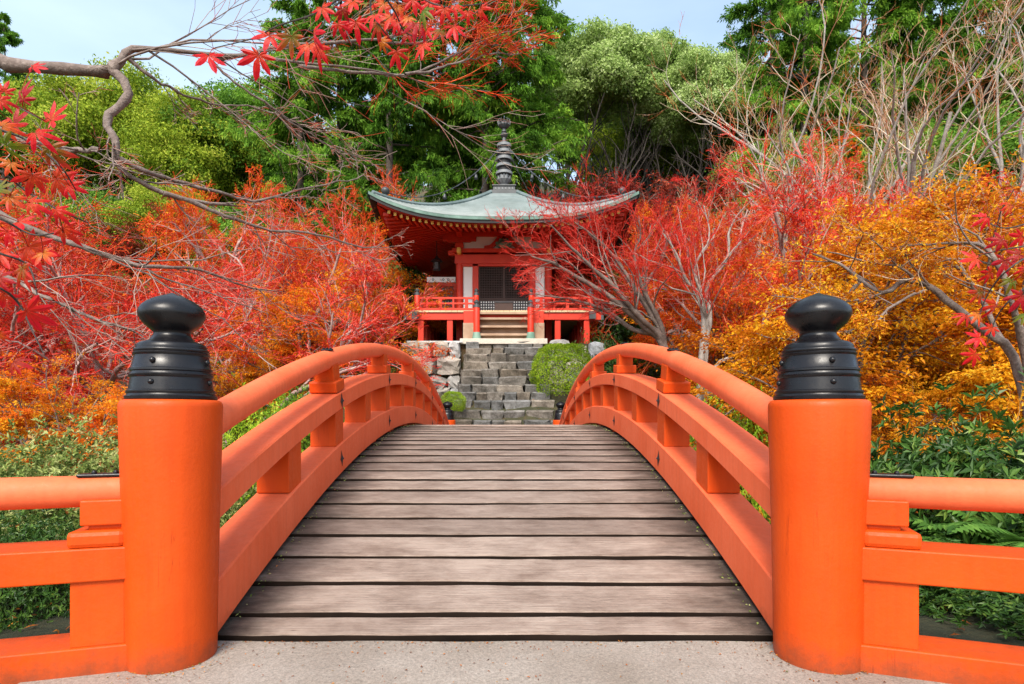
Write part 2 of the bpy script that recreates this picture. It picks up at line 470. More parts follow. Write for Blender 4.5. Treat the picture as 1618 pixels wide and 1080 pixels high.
def star_mat(name, c_in, c_out, c_spot):
    """foreground maple leaf: colour runs from the leaf's centre to its tips"""
    m, nt, b = new_mat(name)
    oi = nt.nodes.new("ShaderNodeObjectInfo")
    a = nt.nodes.new("ShaderNodeAttribute")
    a.attribute_name = "v"
    n = tex_noise(nt, 55, 4, 0.6, world_coords(nt))
    val = math_node(nt, 'ADD', a.outputs["Fac"], math_node(nt, 'MULTIPLY', math_node(nt, 'SUBTRACT', n.outputs[0], 0.5), 0.9))
    val = math_node(nt, 'ADD', val, math_node(nt, 'MULTIPLY', math_node(nt, 'SUBTRACT', oi.outputs["Random"], 0.5), 0.5))
    rp = ramp(nt, [(0.1, c_in), (0.5, c_spot), (0.8, c_out)])
    nt.links.new(val, rp.inputs[0])
    a2 = nt.nodes.new("ShaderNodeAttribute")
    a2.attribute_name = "vein"
    rv_ = ramp(nt, [(0.82, (0, 0, 0)), (0.95, (1, 1, 1))])
    nt.links.new(a2.outputs["Fac"], rv_.inputs[0])
    vcol = mixc(nt, math_node(nt, 'MULTIPLY', rv_.outputs[0], 0.5), rp.outputs[0], (c_in[0] * 0.5, c_in[1] * 0.35, c_in[2] * 0.5))
    nt.links.new(vcol, b.inputs["Base Color"])
    b.inputs["Roughness"].default_value = 0.45
    b.inputs["Specular IOR Level"].default_value = 0.3
    t = nt.nodes.new("ShaderNodeBsdfTranslucent")
    nt.links.new(vcol, t.inputs[0])
    mx = nt.nodes.new("ShaderNodeMixShader")
    mx.inputs[0].default_value = 0.45
    nt.links.new(b.outputs[0], mx.inputs[1])
    nt.links.new(t.outputs[0], mx.inputs[2])
    nt.links.new(mx.outputs[0], nt.nodes["Material Output"].inputs[0])
    n2 = tex_noise(nt, 140, 3, 0.6, world_coords(nt))
    bump(nt, b, n2.outputs[0], 0.25, 0.003)
    return m


M['star_red'] = star_mat('red_maple_leaf', (0.62, 0.055, 0.012), (0.62, 0.006, 0.018), (0.66, 0.012, 0.012))
M['star_orange'] = star_mat('orange_maple_leaf', (0.56, 0.16, 0.012), (0.66, 0.02, 0.012), (0.68, 0.07, 0.012))
M['star_brown'] = star_mat('olive_brown_maple_leaf', (0.16, 0.13, 0.01), (0.60, 0.03, 0.02), (0.38, 0.08, 0.01))
M['star_green'] = star_mat('olive_green_maple_leaf', (0.12, 0.20, 0.01), (0.22, 0.16, 0.01), (0.16, 0.19, 0.01))
M['star_dark'] = star_mat('dark_red_maple_leaf', (0.34, 0.03, 0.012), (0.40, 0.005, 0.018), (0.44, 0.01, 0.014))


# ------------------------------------------------------------------ object helpers
def tag(o, label=None, cat=None, group=None, kind=None):
    if label: o['label'] = label
    if cat: o['category'] = cat
    if group: o['group'] = group
    if kind: o['kind'] = kind
    return o


def thing(name, label, cat, loc=(0, 0, 0), group=None, rotz=0.0):
    o = bpy.data.objects.new(name, None)
    o.empty_display_size = 0.2
    o.location = loc
    o.rotation_euler = (0, 0, rotz)
    COL.objects.link(o)
    return tag(o, label, cat, group)


def raw_mesh(name, V, faces, mats, smooth=False, v=None, fmat=None):
    """faces: list of int arrays (M,k)"""
    V = np.asarray(V, dtype=np.float32)
    me = bpy.data.meshes.new(name)
    me.vertices.add(len(V))
    me.vertices.foreach_set("co", V.ravel())
    fl = [np.asarray(f, dtype=np.int32) for f in faces if len(f)]
    loops = np.concatenate([f.ravel() for f in fl])
    sizes = np.concatenate([np.full(len(f), f.shape[1], dtype=np.int32) for f in fl])
    starts = np.concatenate([[0], np.cumsum(sizes)[:-1]]).astype(np.int32)
    me.loops.add(len(loops))
    me.loops.foreach_set("vertex_index", loops)
    me.polygons.add(len(sizes))
    me.polygons.foreach_set("loop_start", starts)
    if fmat is not None:
        me.polygons.foreach_set("material_index", np.asarray(fmat, dtype=np.int32))
    me.polygons.foreach_set("use_smooth", np.full(len(sizes), smooth, dtype=bool))
    if v is not None:
        a = me.attributes.new("v", 'FLOAT', 'POINT')
        a.data.foreach_set("value", np.asarray(v, dtype=np.float32))
    for m in (mats if isinstance(mats, (list, tuple)) else [mats]):
        me.materials.append(m)
    me.update(calc_edges=True)
    return me


def put(name, me, parent=None, loc=(0, 0, 0), rot=(0, 0, 0), scale=(1, 1, 1), mat=None):
    o = bpy.data.objects.new(name, me)
    o.location = loc
    o.rotation_euler = rot
    o.scale = scale
    COL.objects.link(o)
    if parent is not None:
        o.parent = parent
    if mat is not None:
        o.material_slots[0].link = 'OBJECT'
        o.material_slots[0].material = mat
    return o


def bevel(o, w=0.006, seg=2):
    b = o.modifiers.new("bevel", 'BEVEL')
    b.width = w
    b.segments = seg
    b.limit_method = 'ANGLE'
    b.angle_limit = R(40)
    return o


class MB:
    """collects simple shapes into one mesh"""
    def __init__(s):
        s.V, s.F, s.n = [], [], 0

    def add(s, V, F):
        V = np.asarray(V, dtype=float)
        s.V.append(V)
        s.F += [tuple(int(i) + s.n for i in f) for f in F]
        s.n += len(V)
        return s

    def box(s, c, d, rz=0.0, taper=1.0):
        x, y, z = d[0] / 2, d[1] / 2, d[2] / 2
        t = taper
        V = np.array([(-x, -y, -z), (x, -y, -z), (x, y, -z), (-x, y, -z), (-x * t, -y * t, z), (x * t, -y * t, z), (x * t, y * t, z), (-x * t, y * t, z)])
        if rz:
            c_, s_ = math.cos(rz), math.sin(rz)
            V = V @ np.array([[c_, s_, 0], [-s_, c_, 0], [0, 0, 1]])
        return s.add(V + np.array(c), [(0, 3, 2, 1), (4, 5, 6, 7), (0, 1, 5, 4), (1, 2, 6, 5), (2, 3, 7, 6), (3, 0, 4, 7)])

    def beam(s, a, b, w, h):
        """rectangular bar from a to b; w across, h upward"""
        a, b = np.array(a, float), np.array(b, float)
        d = b - a
        d /= np.linalg.norm(d)
        side = np.cross(d, (0, 0, 1.0))
        if np.linalg.norm(side) < 1e-6:
            side = np.array([1.0, 0, 0])
        side /= np.linalg.norm(side)
        up = np.cross(side, d)
        V = []
        for p in (a, b):
            for q in ((-1, -1), (1, -1), (1, 1), (-1, 1)):
                V.append(p + side * q[0] * w / 2 + up * q[1] * h / 2)
        return s.add(V, [(3, 2, 1, 0), (4, 5, 6, 7), (0, 1, 5, 4), (1, 2, 6, 5), (2, 3, 7, 6), (3, 0, 4, 7)])

    def lathe(s, prof, c=(0, 0, 0), n=32, close=True):
        c = np.array(c, float)
        V, F = [], []
        for r, z in prof:
            for k in range(n):
                t = 2 * math.pi * k / n
                V.append(c + np.array([r * math.cos(t), r * math.sin(t), z]))
        for i in range(len(prof) - 1):
            for k in range(n):
                k2 = (k + 1) % n
                F.append((i * n + k, i * n + k2, (i + 1) * n + k2, (i + 1) * n + k))
        if close:
            F.append(tuple(range(n - 1, -1, -1)))
            F.append(tuple((len(prof) - 1) * n + k for k in range(n)))
        return s.add(V, F)

    def tube(s, pts, r, n=8, cap=True):
        pts = np.asarray(pts, float)
        r = np.broadcast_to(np.asarray(r, float), (len(pts),))
        T = np.gradient(pts, axis=0)
        T /= np.linalg.norm(T, axis=1)[:, None]
        ref = np.array([0.0, 0, 1]) if abs(T[0][2]) < 0.9 else np.array([1.0, 0, 0])
        V = []
        for p, t, rr in zip(pts, T, r):
            a = np.cross(t, ref); a /= np.linalg.norm(a)
            b = np.cross(a, t)
            for k in range(n):
                q = 2 * math.pi * k / n
                V.append(p + rr * (math.cos(q) * a + math.sin(q) * b))
        F = []
        for i in range(len(pts) - 1):
            for k in range(n):
                k2 = (k + 1) % n
                F.append((i * n + k, (i + 1) * n + k, (i + 1) * n + k2, i * n + k2))
        if cap:
            F.append(tuple(range(n)))
            F.append(tuple((len(pts) - 1) * n + k for k in range(n - 1, -1, -1)))
        return s.add(V, F)

    def mesh(s, name, mat, smooth=False):
        me = bpy.data.meshes.new(name)
        V = np.concatenate(s.V)
        me.from_pydata(V.tolist(), [], s.F)
        for m in (mat if isinstance(mat, (list, tuple)) else [mat]):
            me.materials.append(m)
        if smooth:
            me.polygons.foreach_set("use_smooth", np.full(len(me.polygons), True))
        me.update()
        return me

    def build(s, name, mat, parent=None, loc=(0, 0, 0), smooth=False, bev=0.0):
        o = put(name, s.mesh(name, mat, smooth), parent, loc)
        if bev:
            bevel(o, bev)
        if smooth:
            sm = o.data
            try:
                sm.set_sharp_from_angle(angle=R(38))
            except Exception:
                pass
        return o

# ------------------------------------------------------------------ terrain, pond, landing
def sstep(a, b, x):
    t = np.clip((x - a) / (b - a), 0, 1)
    return t * t * (3 - 2 * t)


def terrain(x, y):
    x = np.asarray(x, float); y = np.asarray(y, float)
    w = 0.35 * np.sin(x * 0.7 + 1.0) + 0.2 * np.sin(x * 1.9)
    basin = np.exp(-(np.abs(x) / 5.2) ** 6)
    near = (-0.25 - 1.25 * basin) * sstep(4.4, 6.2, y + w)
    far = (0.05 + 1.25 * basin) * sstep(9.6, 12.4, y + w)
    rise = 1.25 * sstep(13.4, 16.0, y) * np.exp(-(np.abs(x) / 9.0) ** 4) + 0.6 * sstep(12.5, 17, y)
    mound = 1.0 * sstep(19, 27, y)
    hill = 0.60 * np.clip(y - 26.5, 0, 50)
    side = 0.14 * np.clip(np.abs(x) - 7, 0, 60) * sstep(9, 16, y)
    bumps = 0.05 * np.sin(x * 1.3 + y * 0.7) + 0.04 * np.sin(x * 2.9 - y * 2.1)
    flat = np.where((np.abs(x) < 2.6) & (y < 3.2), 0.0, 1.0)
    edge = sstep(1.2, 3.0, np.abs(x)) * 0.0
    return near + far + rise + mound + hill + side + bumps * flat - 0.06 + edge


xs = np.concatenate([np.linspace(-120, -16, 27)[:-1], np.linspace(-16, 16, 97), np.linspace(16, 120, 27)[1:]])
ys = np.concatenate([np.linspace(-25, 0, 12)[:-1], np.linspace(0, 30, 91), np.linspace(30, 130, 41)[1:]])
GX, GY = np.meshgrid(xs, ys)
GZ = terrain(GX, GY)
nxg, nyg = len(xs), len(ys)
ii = (np.arange(nyg - 1)[:, None] * nxg + np.arange(nxg - 1)[None, :]).ravel()
gf = np.stack([ii, ii + 1, ii + nxg + 1, ii + nxg], 1)
me = raw_mesh('ground', np.stack([GX.ravel(), GY.ravel(), GZ.ravel()], 1), [gf], M['ground'], True)
tag(put('ground', me), 'dark forest floor rising into the hillside', kind='structure')

mb = MB().box((0, 8.6, -1.02), (14, 7.4, 0.06))
tag(mb.build('pond', M['water']), 'still dark pond under the bridge', kind='structure')

# landing: concrete apron in front of the first plank
mb = MB()
lx = np.linspace(-1.75, 1.75, 29)
V, F = [], []
for j, yy in enumerate((-3.0, 2.485)):
    for x in lx:
        V.append((x, yy + (0.006 * math.sin(x * 9) if j else 0), 0.012 if j else 0.0))
nl = len(lx)
for x in lx:
    V.append((x, 2.485 + 0.006 * math.sin(x * 9), -0.35))
F = [(i, i + 1, nl + i + 1, nl + i) for i in range(nl - 1)] + [(nl + i, nl + i + 1, 2 * nl + i + 1, 2 * nl + i) for i in range(nl - 1)]
mb.add(V, F)
tag(mb.build('landing', M['concrete']), 'pale concrete landing before the bridge', kind='structure')


# ------------------------------------------------------------------ the arched bridge
def deck(y):
    return 0.86 - 0.0332 * (np.asarray(y, float) - 7.5) ** 2


POST_Y, FAR_Y, PX = 2.33, 13.28, 1.32
bridge = thing('arched_bridge', 'orange arched wooden bridge with black finials leading to the stone steps', 'bridge', (0, 7.8, -0.2))
BL = Vector((0, -7.8, 0.2))

# planks, laid one behind the other along the arc
y = 2.495
k = 0
while y < 13.0:
    w = 0.155 if k == 0 else 0.238 + 0.008 * rng.normal()
    sl = math.atan(-0.0664 * (y + w / 2 - 7.5))
    gap = 0.015 + 0.008 * rng.random()
    dy = w * math.cos(sl)
    yc = y + dy / 2
    zc = float(deck(yc))
    nseg = 22
    L0, L1 = -1.30 - 0.03 * rng.random(), 1.30 + 0.03 * rng.random()
    px = np.linspace(L0, L1, nseg)
    ph = rng.random(4) * 6.28
    wav_f = 0.0022 * np.sin(px * 2.1 + ph[0]) + 0.0012 * np.sin(px * 8.3 + ph[1]) + 0.0014 * rng.normal(size=nseg)
    wav_b = 0.0025 * np.sin(px * 2.3 + ph[2]) + 0.0015 * rng.normal(size=nseg)
    wav_z = 0.0015 * np.sin(px * 2.0 + ph[3]) + 0.0006 * rng.normal(size=nseg)
    ch = (rng.random(3) - 0.5)
    tilt = 0.009 + 0.008 * rng.random()              # front lip stands proud of the plank before it
    h = (w - gap) / 2
    prof = []
    V = []
    for i in range(nseg):
        lift = 0.004 * ch[0] * px[i]
        for (a, b) in ((-h + 0.002, -0.055), (-h, -0.007), (-h + 0.006, 0.0), (h - 0.007, 0.0), (h, -0.010), (h, -0.055)):
            yy = a + (wav_f[i] if a < 0 else wav_b[i])
            zz = b + wav_z[i] + lift + (-a / h) * tilt * 0.5
            V.append((px[i], yy * math.cos(sl) - zz * math.sin(sl), yy * math.sin(sl) + zz * math.cos(sl)))
    F = []
    for i in range(nseg - 1):
        for q in range(5):
            F.append((i * 6 + q, i * 6 + q + 1, (i + 1) * 6 + q + 1, (i + 1) * 6 + q)[::-1])
    F.append(tuple(range(6)))
    F.append(tuple((nseg - 1) * 6 + q for q in range(5, -1, -1)))
    pl = MB().add(V, F).build('plank', [M['deck'], M['deck_edge_shade']], bridge, Vector((0, yc, zc)) + BL)
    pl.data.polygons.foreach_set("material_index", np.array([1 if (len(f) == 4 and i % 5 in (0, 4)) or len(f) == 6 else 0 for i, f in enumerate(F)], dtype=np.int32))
    y += dy
    k += 1

# two carrying girders below the planks
for sx in (-1, 1):
    yy = np.linspace(2.6, 13.0, 26)
    V, F = [], []
    for v_ in yy:
        z = float(deck(v_)) - 0.075
        for (a, b) in ((-0.1, -0.3), (0.1, -0.3), (0.1, 0), (-0.1, 0)):
            V.append((sx * 0.85 + a, v_, z + b))
    for i in range(len(yy) - 1):
        for q in range(4):
            q2 = (q + 1) % 4
            F.append((i * 4 + q, i * 4 + q2, (i + 1) * 4 + q2, (i + 1) * 4 + q))
    F += [(3, 2, 1, 0), tuple((len(yy) - 1) * 4 + q for q in range(4))]
    MB().add(V, F).build('girder', M['orange'], bridge, BL)


def arc_bar(name, x0, x1, o0, o1, y0, y1, mat, ch=0.008, n=44, notch=False):
    yy = np.linspace(y0, y1, n)
    V, F = [], []
    for v_ in yy:
        d = float(deck(v_))
        sl = math.atan(-0.0664 * (v_ - 7.5))
        for (a, b) in ((x0 + ch, o0), (x1 - ch, o0), (x1, o0 + ch), (x1, o1 - ch), (x1 - ch, o1), (x0 + ch, o1), (x0, o1 - ch), (x0, o0 + ch)):
            V.append((a, v_, d + b))
    for i in range(n - 1):
        for q in range(8):
            q2 = (q + 1) % 8
            F.append((i * 8 + q, i * 8 + q2, (i + 1) * 8 + q2, (i + 1) * 8 + q))
    F += [tuple(range(7, -1, -1)), tuple((n - 1) * 8 + q for q in range(8))]
    return MB().add(V, F).build(name, mat, bridge, BL)


STATIONS = [4.33, 6.10, 7.87, 9.64, 11.41]
MIDS = [3.42, 5.23, 6.99, 8.76, 10.53, 12.3]
diamond_me = {}
for sx in (-1, 1):
    V = [(-sx * 0.003, -0.036, 0), (-sx * 0.003, -0.012, -0.03), (-sx * 0.003, 0, -0.066), (-sx * 0.003, 0.012, -0.03), (-sx * 0.003, 0.036, 0), (-sx * 0.003, 0.012, 0.03),
         (-sx * 0.003, 0, 0.066), (-sx * 0.003, -0.012, 0.03), (-sx * 0.010, -0.010, 0), (-sx * 0.010, 0, -0.012), (-sx * 0.010, 0.010, 0), (-sx * 0.010, 0, 0.012), (-sx * 0.02, 0, 0)]
    F = [(0, 1, 9, 8), (1, 2, 9), (2, 3, 9), (3, 4, 10, 9), (4, 5, 11, 10), (5, 6, 11), (6, 7, 11), (7, 0, 8, 11), (8, 9, 12), (9, 10, 12), (10, 11, 12), (11, 8, 12)]
    diamond_me[sx] = MB().add(V, F).mesh('diamond_plate', M['dark_iron'])

strut_me = MB().box((0, 0, 0), (0.19, 0.2, 0.30)).mesh('strut', M['orange'])
lower_me = MB().box((0, 0, 0), (0.205, 0.215, 0.085)).mesh('rail_block', M['orange'])
upper_me = MB().box((0, 0, 0), (0.145, 0.16, 0.13)).mesh('rail_seat', M['orange'])
saddle = MB().lathe([(0.052, 0), (0.052, 0.006), (0.045, 0.010)], n=14)
for q in range(3):
    saddle.lathe([(0.011, 0.008), (0.010, 0.016), (0.004, 0.019)], ((q - 1) * 0.03, 0, 0), n=8)
saddle_me = saddle.mesh('saddle_plate', M['black'])

for sx in (-1, 1):
    xi, xo = sx * 1.205, sx * 1.425
    xa, xb = min(xi, xo), max(xi, xo)
    arc_bar('bottom_beam', xa, xb, 0.028, 0.257, 2.40, 13.22, M['orange_rail'])
    arc_bar('middle_rail', xa, xb, 0.515, 0.648, 2.40, 13.22, M['orange_rail'])
    yy = np.linspace(2.42, 13.2, 60)
    pts = np.stack([np.full(60, sx * 1.315), yy, deck(yy) + 0.893], 1)
    MB().tube(pts, 0.073, 20).build('handrail', M['orange_rail'], bridge, BL, smooth=True)
    for s_ in STATIONS + MIDS:
        d = float(deck(s_))
        bevel(put('strut', strut_me, bridge, Vector((sx * 1.315, s_, d + 0.386)) + BL), 0.005)
    for s_ in STATIONS:
        d = float(deck(s_))
        sl = math.atan(-0.0664 * (s_ - 7.5))
        bevel(put('rail_block', lower_me, bridge, Vector((sx * 1.315, s_, d + 0.695)) + BL, (sl, 0, 0)), 0.01)
        bevel(put('rail_seat', upper_me, bridge, Vector((sx * 1.315, s_, d + 0.79)) + BL, (sl, 0, 0)), 0.006)
        for off in (0.143, 0.582):
            put('diamond_plate', diamond_me[sx], bridge, Vector((xi, s_, d + off)) + BL, (sl, 0, 0))
        put('saddle_plate', saddle_me, bridge, Vector((sx * 1.315, s_, d + 0.893 + 0.073 / math.cos(sl) - 0.003)) + BL, (sl, 0, 0), (0.85, 1.3, 1))
    for s_ in np.arange(2.9, 13, 0.88):
        MB().box((0, 0, 0), (0.16, 0.22, 0.05)).build('packer', M['orange'], bridge, Vector((sx * 1.325, s_, float(deck(s_)) + 0.010)) + BL)

CAP = [(0.1591, 0.0), (0.1656, 0.003), (0.1666, 0.014), (0.1602, 0.018), (0.158, 0.024), (0.1612, 0.029), (0.1602, 0.036), (0.1537, 0.04), (0.1473, 0.088), (0.1516, 0.092), (0.1521, 0.1), (0.1467, 0.104), (0.1457, 0.112), (0.15, 0.116), (0.1494, 0.124), (0.143, 0.128), (0.1344, 0.176), (0.1387, 0.18), (0.1387, 0.187), (0.1333, 0.191), (0.1365, 0.196), (0.1344, 0.203), (0.1279, 0.207), (0.1274, 0.217), (0.1182, 0.228), (0.0986, 0.236), (0.0842, 0.241), (0.0774, 0.25), (0.072, 0.256), (0.0675, 0.264), (0.0675, 0.274), (0.075, 0.282), (0.088, 0.293), (0.107, 0.312), (0.119, 0.334), (0.1225, 0.35), (0.1195, 0.364), (0.111, 0.379), (0.097, 0.393), (0.078, 0.406), (0.056, 0.417), (0.034, 0.4255), (0.017, 0.432), (0.007, 0.437), (0.001, 0.439)]
cap_me = MB().lathe(CAP, n=48).mesh('finial', M['black'], True)
cap_me.set_sharp_from_angle(angle=R(50))
stud_me = MB().lathe([(0.011, 0), (0.012, 0.004), (0.0105, 0.010), (0.006, 0.014), (0.001, 0.0155)], n=10).mesh('stud', M['black'], True)


def bridge_post(x, yv, z, hgt, turn):
    prof = [(0.158, -0.3), (0.163, 0.0), (0.165, 0.02), (0.169, 0.3), (0.175, 0.6), (0.182, 0.85), (0.1865, hgt - 0.03), (0.1845, hgt - 0.014), (0.178, hgt - 0.004), (0.168, hgt)]
    p = MB().lathe(prof, n=56).build('post', M['orange'], bridge, Vector((x, yv, z)) + BL, smooth=True)
    f = put('finial', cap_me, p, (0, 0, hgt))
    for q in range(4):
        a = turn + q * math.pi / 2
        for r, zz in ((0.149, 0.068), (0.139, 0.152)):
            put('stud', stud_me, p, (r * math.cos(a) - 0.004 * math.cos(a), r * math.sin(a) - 0.004 * math.sin(a), hgt + zz), (0, R(82), a))


bridge_post(-PX, POST_Y, 0, 1.06, R(-88))
bridge_post(PX, POST_Y, 0, 1.06, R(-98))
bridge_post(-PX, FAR_Y, -0.18, 1.06, R(20))
bridge_post(PX, FAR_Y, -0.18, 1.06, R(60))


# wing fences that splay out from the near posts
def wing(sx, ang, label):
    L = 1.9
    root = thing('side_fence', label, 'fence', (sx * PX, POST_Y, 0), 'short fences splaying from the bridge posts')
    d = np.array([sx * math.cos(ang), -math.sin(ang), 0])
    rz = math.atan2(d[1], d[0])
    nrm = np.array([-d[1], d[0], 0])

    def part(name, a, b, w, z0, z1, mat, bev=0.006):
        mb = MB()
        c = d * (a + b) / 2
        mb.box((0, 0, 0), (b - a, w, z1 - z0))
        o = put(name, mb.mesh(name, mat), root, (c[0], c[1], (z0 + z1) / 2), (0, 0, rz))
        return bevel(o, bev)
    part('bottom_beam', 0.12, L, 0.20, -0.06, 0.115, M['orange'])
    part('middle_rail', 0.10, L, 0.21, 0.365, 0.492, M['orange'])
    for (a, b) in ((0.14, 0.325), (1.3, 1.48)):
        part('strut', a, b, 0.175, 0.112, 0.368, M['orange'])
    part('rail_block', 0.14, 0.335, 0.20, 0.490, 0.556, M['orange'], 0.018)
    part('rail_neck', 0.14, 0.275, 0.13, 0.552, 0.585, M['orange'], 0.01)
    part('rail_seat', 0.14, 0.295, 0.165, 0.574, 0.672, M['orange'], 0.006)
    pts = np.array([d * t + np.array([0, 0, 0.698]) for t in np.linspace(0.05, L, 8)])
    MB().tube(pts, 0.062, 20).build('handrail', M['orange_rail'], root, smooth=True)
    mb = MB()
    mb.box((0, 0, 0), (0.16, 0.07, 0.012))
    for q in (-0.045, 0.03):
        mb.lathe([(0.011, 0.004), (0.010, 0.014), (0.004, 0.018)], (q, 0, 0), 8)
    c = d * 0.245
    bevel(put('saddle_plate', mb.mesh('saddle_plate', M['black']), root, (c[0], c[1], 0.698 + 0.064), (0, 0, rz)), 0.004)
    for t in (0.55, 1.4):
        c = d * t + np.array([0, 0, -0.2])
        MB().box(c, (0.16, 0.16, 0.4), rz).build('footing', M['wall_stone'], root)


wing(-1, R(16), 'low orange fence left of the left bridge post')
wing(1, R(20), 'low orange fence right of the right bridge post')


# ------------------------------------------------------------------ stones
def stone_mesh(name, mat, jit=0.10, rnd=0.25, seed=0, sub=1, nose=0.0):
    g = np.random.default_rng(seed)
    n = 2 * sub + 1
    lin = np.linspace(-1, 1, n)
    pts, F = {}, []
    V = []

    def vid(p):
        kk = tuple(np.round(p, 4))
        if kk not in pts:
            pts[kk] = len(V)
            V.append(np.array(p, float))
        return pts[kk]
    for ax in range(3):
        for sgn in (-1, 1):
            for i in range(n - 1):
                for j in range(n - 1):
                    quad = []
                    for (a, b) in ((i, j), (i + 1, j), (i + 1, j + 1), (i, j + 1)):
                        p = [0, 0, 0]
                        p[ax] = sgn
                        p[(ax + 1) % 3] = lin[a]
                        p[(ax + 2) % 3] = lin[b]
                        quad.append(vid(p))
                    F.append(tuple(quad if sgn > 0 else quad[::-1]))
    V = np.array(V)
    ln = np.linalg.norm(V, axis=1)
    # round the corners a little, then knock every vertex about
    V = V * (1 - rnd * (ln[:, None] - 1) / 0.732)
    top_v = V[:, 2] > 0.5
    V = V + g.normal(size=V.shape) * jit
    if nose:
        V[top_v, 2] = 1.0 - 0.03 * (np.abs(V[top_v, 1]) > 0.6)
    if nose:
        # worn front arris and undercut foot
        fr = V[:, 1] < -0.5
        tp, md, bt = fr & (V[:, 2] > 0.5), fr & (np.abs(V[:, 2]) <= 0.5), fr & (V[:, 2] < -0.5)
        V[tp, 1] += 0.30 + 0.08 * g.normal(size=tp.sum())
        V[md, 2] = 0.66 + 0.05 * g.normal(size=md.sum())
        V[bt, 1] += 0.16
    me = MB().add(V * 0.5, F).mesh(name, mat, False)
    return me


step_stones = [stone_mesh('stone', M['step_stone'], 0.095, 0.12, 40 + q, 1, 0.20) for q in range(8)]
wall_stones = [stone_mesh('stone', M['wall_stone'], 0.085, 0.20, 60 + q, 2) for q in range(8)]

stairs = thing('stone_stairs', 'steep mossy stone stairs from the bridge end up to the red hall', 'stairs', (0, 15.6, 0.6))
SL = Vector((0, -15.6, -0.6))
tops = [(13.80, 0.12), (14.10, 0.37), (14.40, 0.62), (14.70, 0.87), (15.0, 1.117), (15.3, 1.398), (15.6, 1.629), (15.9, 1.866), (16.2, 2.10), (16.5, 2.333), (16.8, 2.598), (17.1, 2.843), (17.4, 3.055), (17.7, 3.30)]
for i, (yy, zt) in enumerate(tops):
    half = 1.42 - 0.02 * i + 0.04 * (i % 2)
    if i < 4: half += 0.05
    zb = tops[i - 1][1] - 0.06 if i else -0.3
    x = -half
    while x < half - 0.1:
        wd = min(0.30 + 0.55 * rng.random() ** 1.5, half - x)
        if half - x - wd < 0.2: wd = half - x
        hgt = zt - zb
        me_ = step_stones[int(rng.integers(8))]
        o = put('stone', me_, stairs, Vector((x + wd / 2, yy + 0.22 + 0.04 * rng.normal(), (zt + zb) / 2 + 0.012 * rng.normal())) + SL,
                (0.0, 0.025 * rng.normal(), 0.05 * rng.normal()), (wd * 0.985, 0.52, hgt))
        x += wd
MB().add([(-1.25, 13.95, -0.4), (1.25, 13.95, -0.4), (1.25, 18.2, 3.2), (-1.25, 18.2, 3.2), (-1.25, 13.95, -1), (1.25, 13.95, -1), (1.25, 18.2, -1), (-1.25, 18.2, -1)],
         [(0, 1, 2, 3), (7, 6, 5, 4), (0, 4, 5, 1), (1, 5, 6, 2), (2, 6, 7, 3), (3, 7, 4, 0)]).build('stair_core', M['ground'], stairs, SL)
bevel(put('landing_slab', MB().box((0, 0, 0), (2.72, 0.95, 0.17)).mesh('landing_slab', M['slab_stone']), stairs, Vector((-0.03, 18.15, 3.285)) + SL), 0.012)

plat = thing('stone_platform', 'rubble stone platform of pale boulders under the red hall', 'platform', (0, 22, 1.0))
PL = Vector((0, -22, -1.0))
MB().box((0, 22, 1.9), (5.95, 8.35, 2.66)).build('core', M['ground'], plat, PL)
MB().box((-2.15, 17.86, 3.262), (1.7, 0.5, 0.05)).build('coping', M['slab_stone'], plat, PL)


def rubble(x0, x1, z0, z1, yv, axis, seed):
    g = np.random.default_rng(seed)
    z = z0
    while z < z1 - 0.05:
        h = 0.30 + 0.26 * g.random()
        if z + h > z1 - 0.22: h = z1 - z
        x = x0
        while x < x1 - 0.05:
            wd = h * (0.9 + 0.9 * g.random())
            if x1 - x - wd < 0.3: wd = x1 - x
            me_ = wall_stones[int(g.integers(8))]
            zc = z + h / 2 + (0.05 * g.normal() if z > z0 + 0.1 and z1 - z > 0.5 else 0)
            sc = (wd * 1.02, 0.62, h * 1.04)
            ro = (0.06 * g.normal(), (0.16 if z1 - z > 0.7 else 0.05) * g.normal(), 0.06 * g.normal() + (math.pi if g.random() < 0.5 else 0))
            if axis == 'x':
                put('stone', me_, plat, Vector((x + wd / 2, yv + 0.05 * g.normal(), zc)) + PL, ro, sc)
            else:
                put('stone', me_, plat, Vector((yv + 0.05 * g.normal(), x + wd / 2, zc)) + PL, (ro[0], ro[1], ro[2] + math.pi / 2), sc)
            x += wd
        z += h


rubble(-3.08, -1.36, 0.95, 3.27, 17.78, 'x', 5)
rubble(1.36, 3.08, 0.95, 3.27, 17.78, 'x', 6)
rubble(17.9, 22.5, 1.0, 3.27, -2.9, 'y', 7)
rubble(17.9, 22.5, 1.0, 3.27, 2.9, 'y', 8)

# ------------------------------------------------------------------ the hall
HX, HY, HZ = -0.03, 22.0, 3.29
hall = thing('temple_hall', 'vermilion wooden hall with curved copper roof and tall bronze spire', 'temple hall', (HX, HY, HZ))


def hb(name, c, d, mat='red', parent=None, bev=0.008, rz=0.0):
    o = put(name, MB().box((0, 0, 0), d).mesh(name, M[mat]), parent or hall, c, (0, 0, rz))
    if bev: bevel(o, bev)
    return o


FL = 1.18
VH = 3.08
# posts under the veranda
for xx in (-2.77, -1.8, 1.8, 2.77):
    hb('pillar', (xx, -2.9, FL / 2 - 0.05), (0.19, 0.19, FL + 0.1))
for yy in (-2.0, -1.1, -0.2, 0.7, 1.6, 2.5):
    for xx in (-2.77, 2.77):
        hb('pillar', (xx, yy, FL / 2 - 0.05), (0.19, 0.19, FL + 0.1))
for yy in (-1.6, 0.0, 1.6):
    for xx in (-1.59, 1.59):
        hb('pillar', (xx, yy, FL / 2 - 0.05), (0.22, 0.22, FL + 0.1))
hb('floor_screen', (0, -0.9, 0.55), (3.0, 0.06, 1.05), 'dark', bev=0)
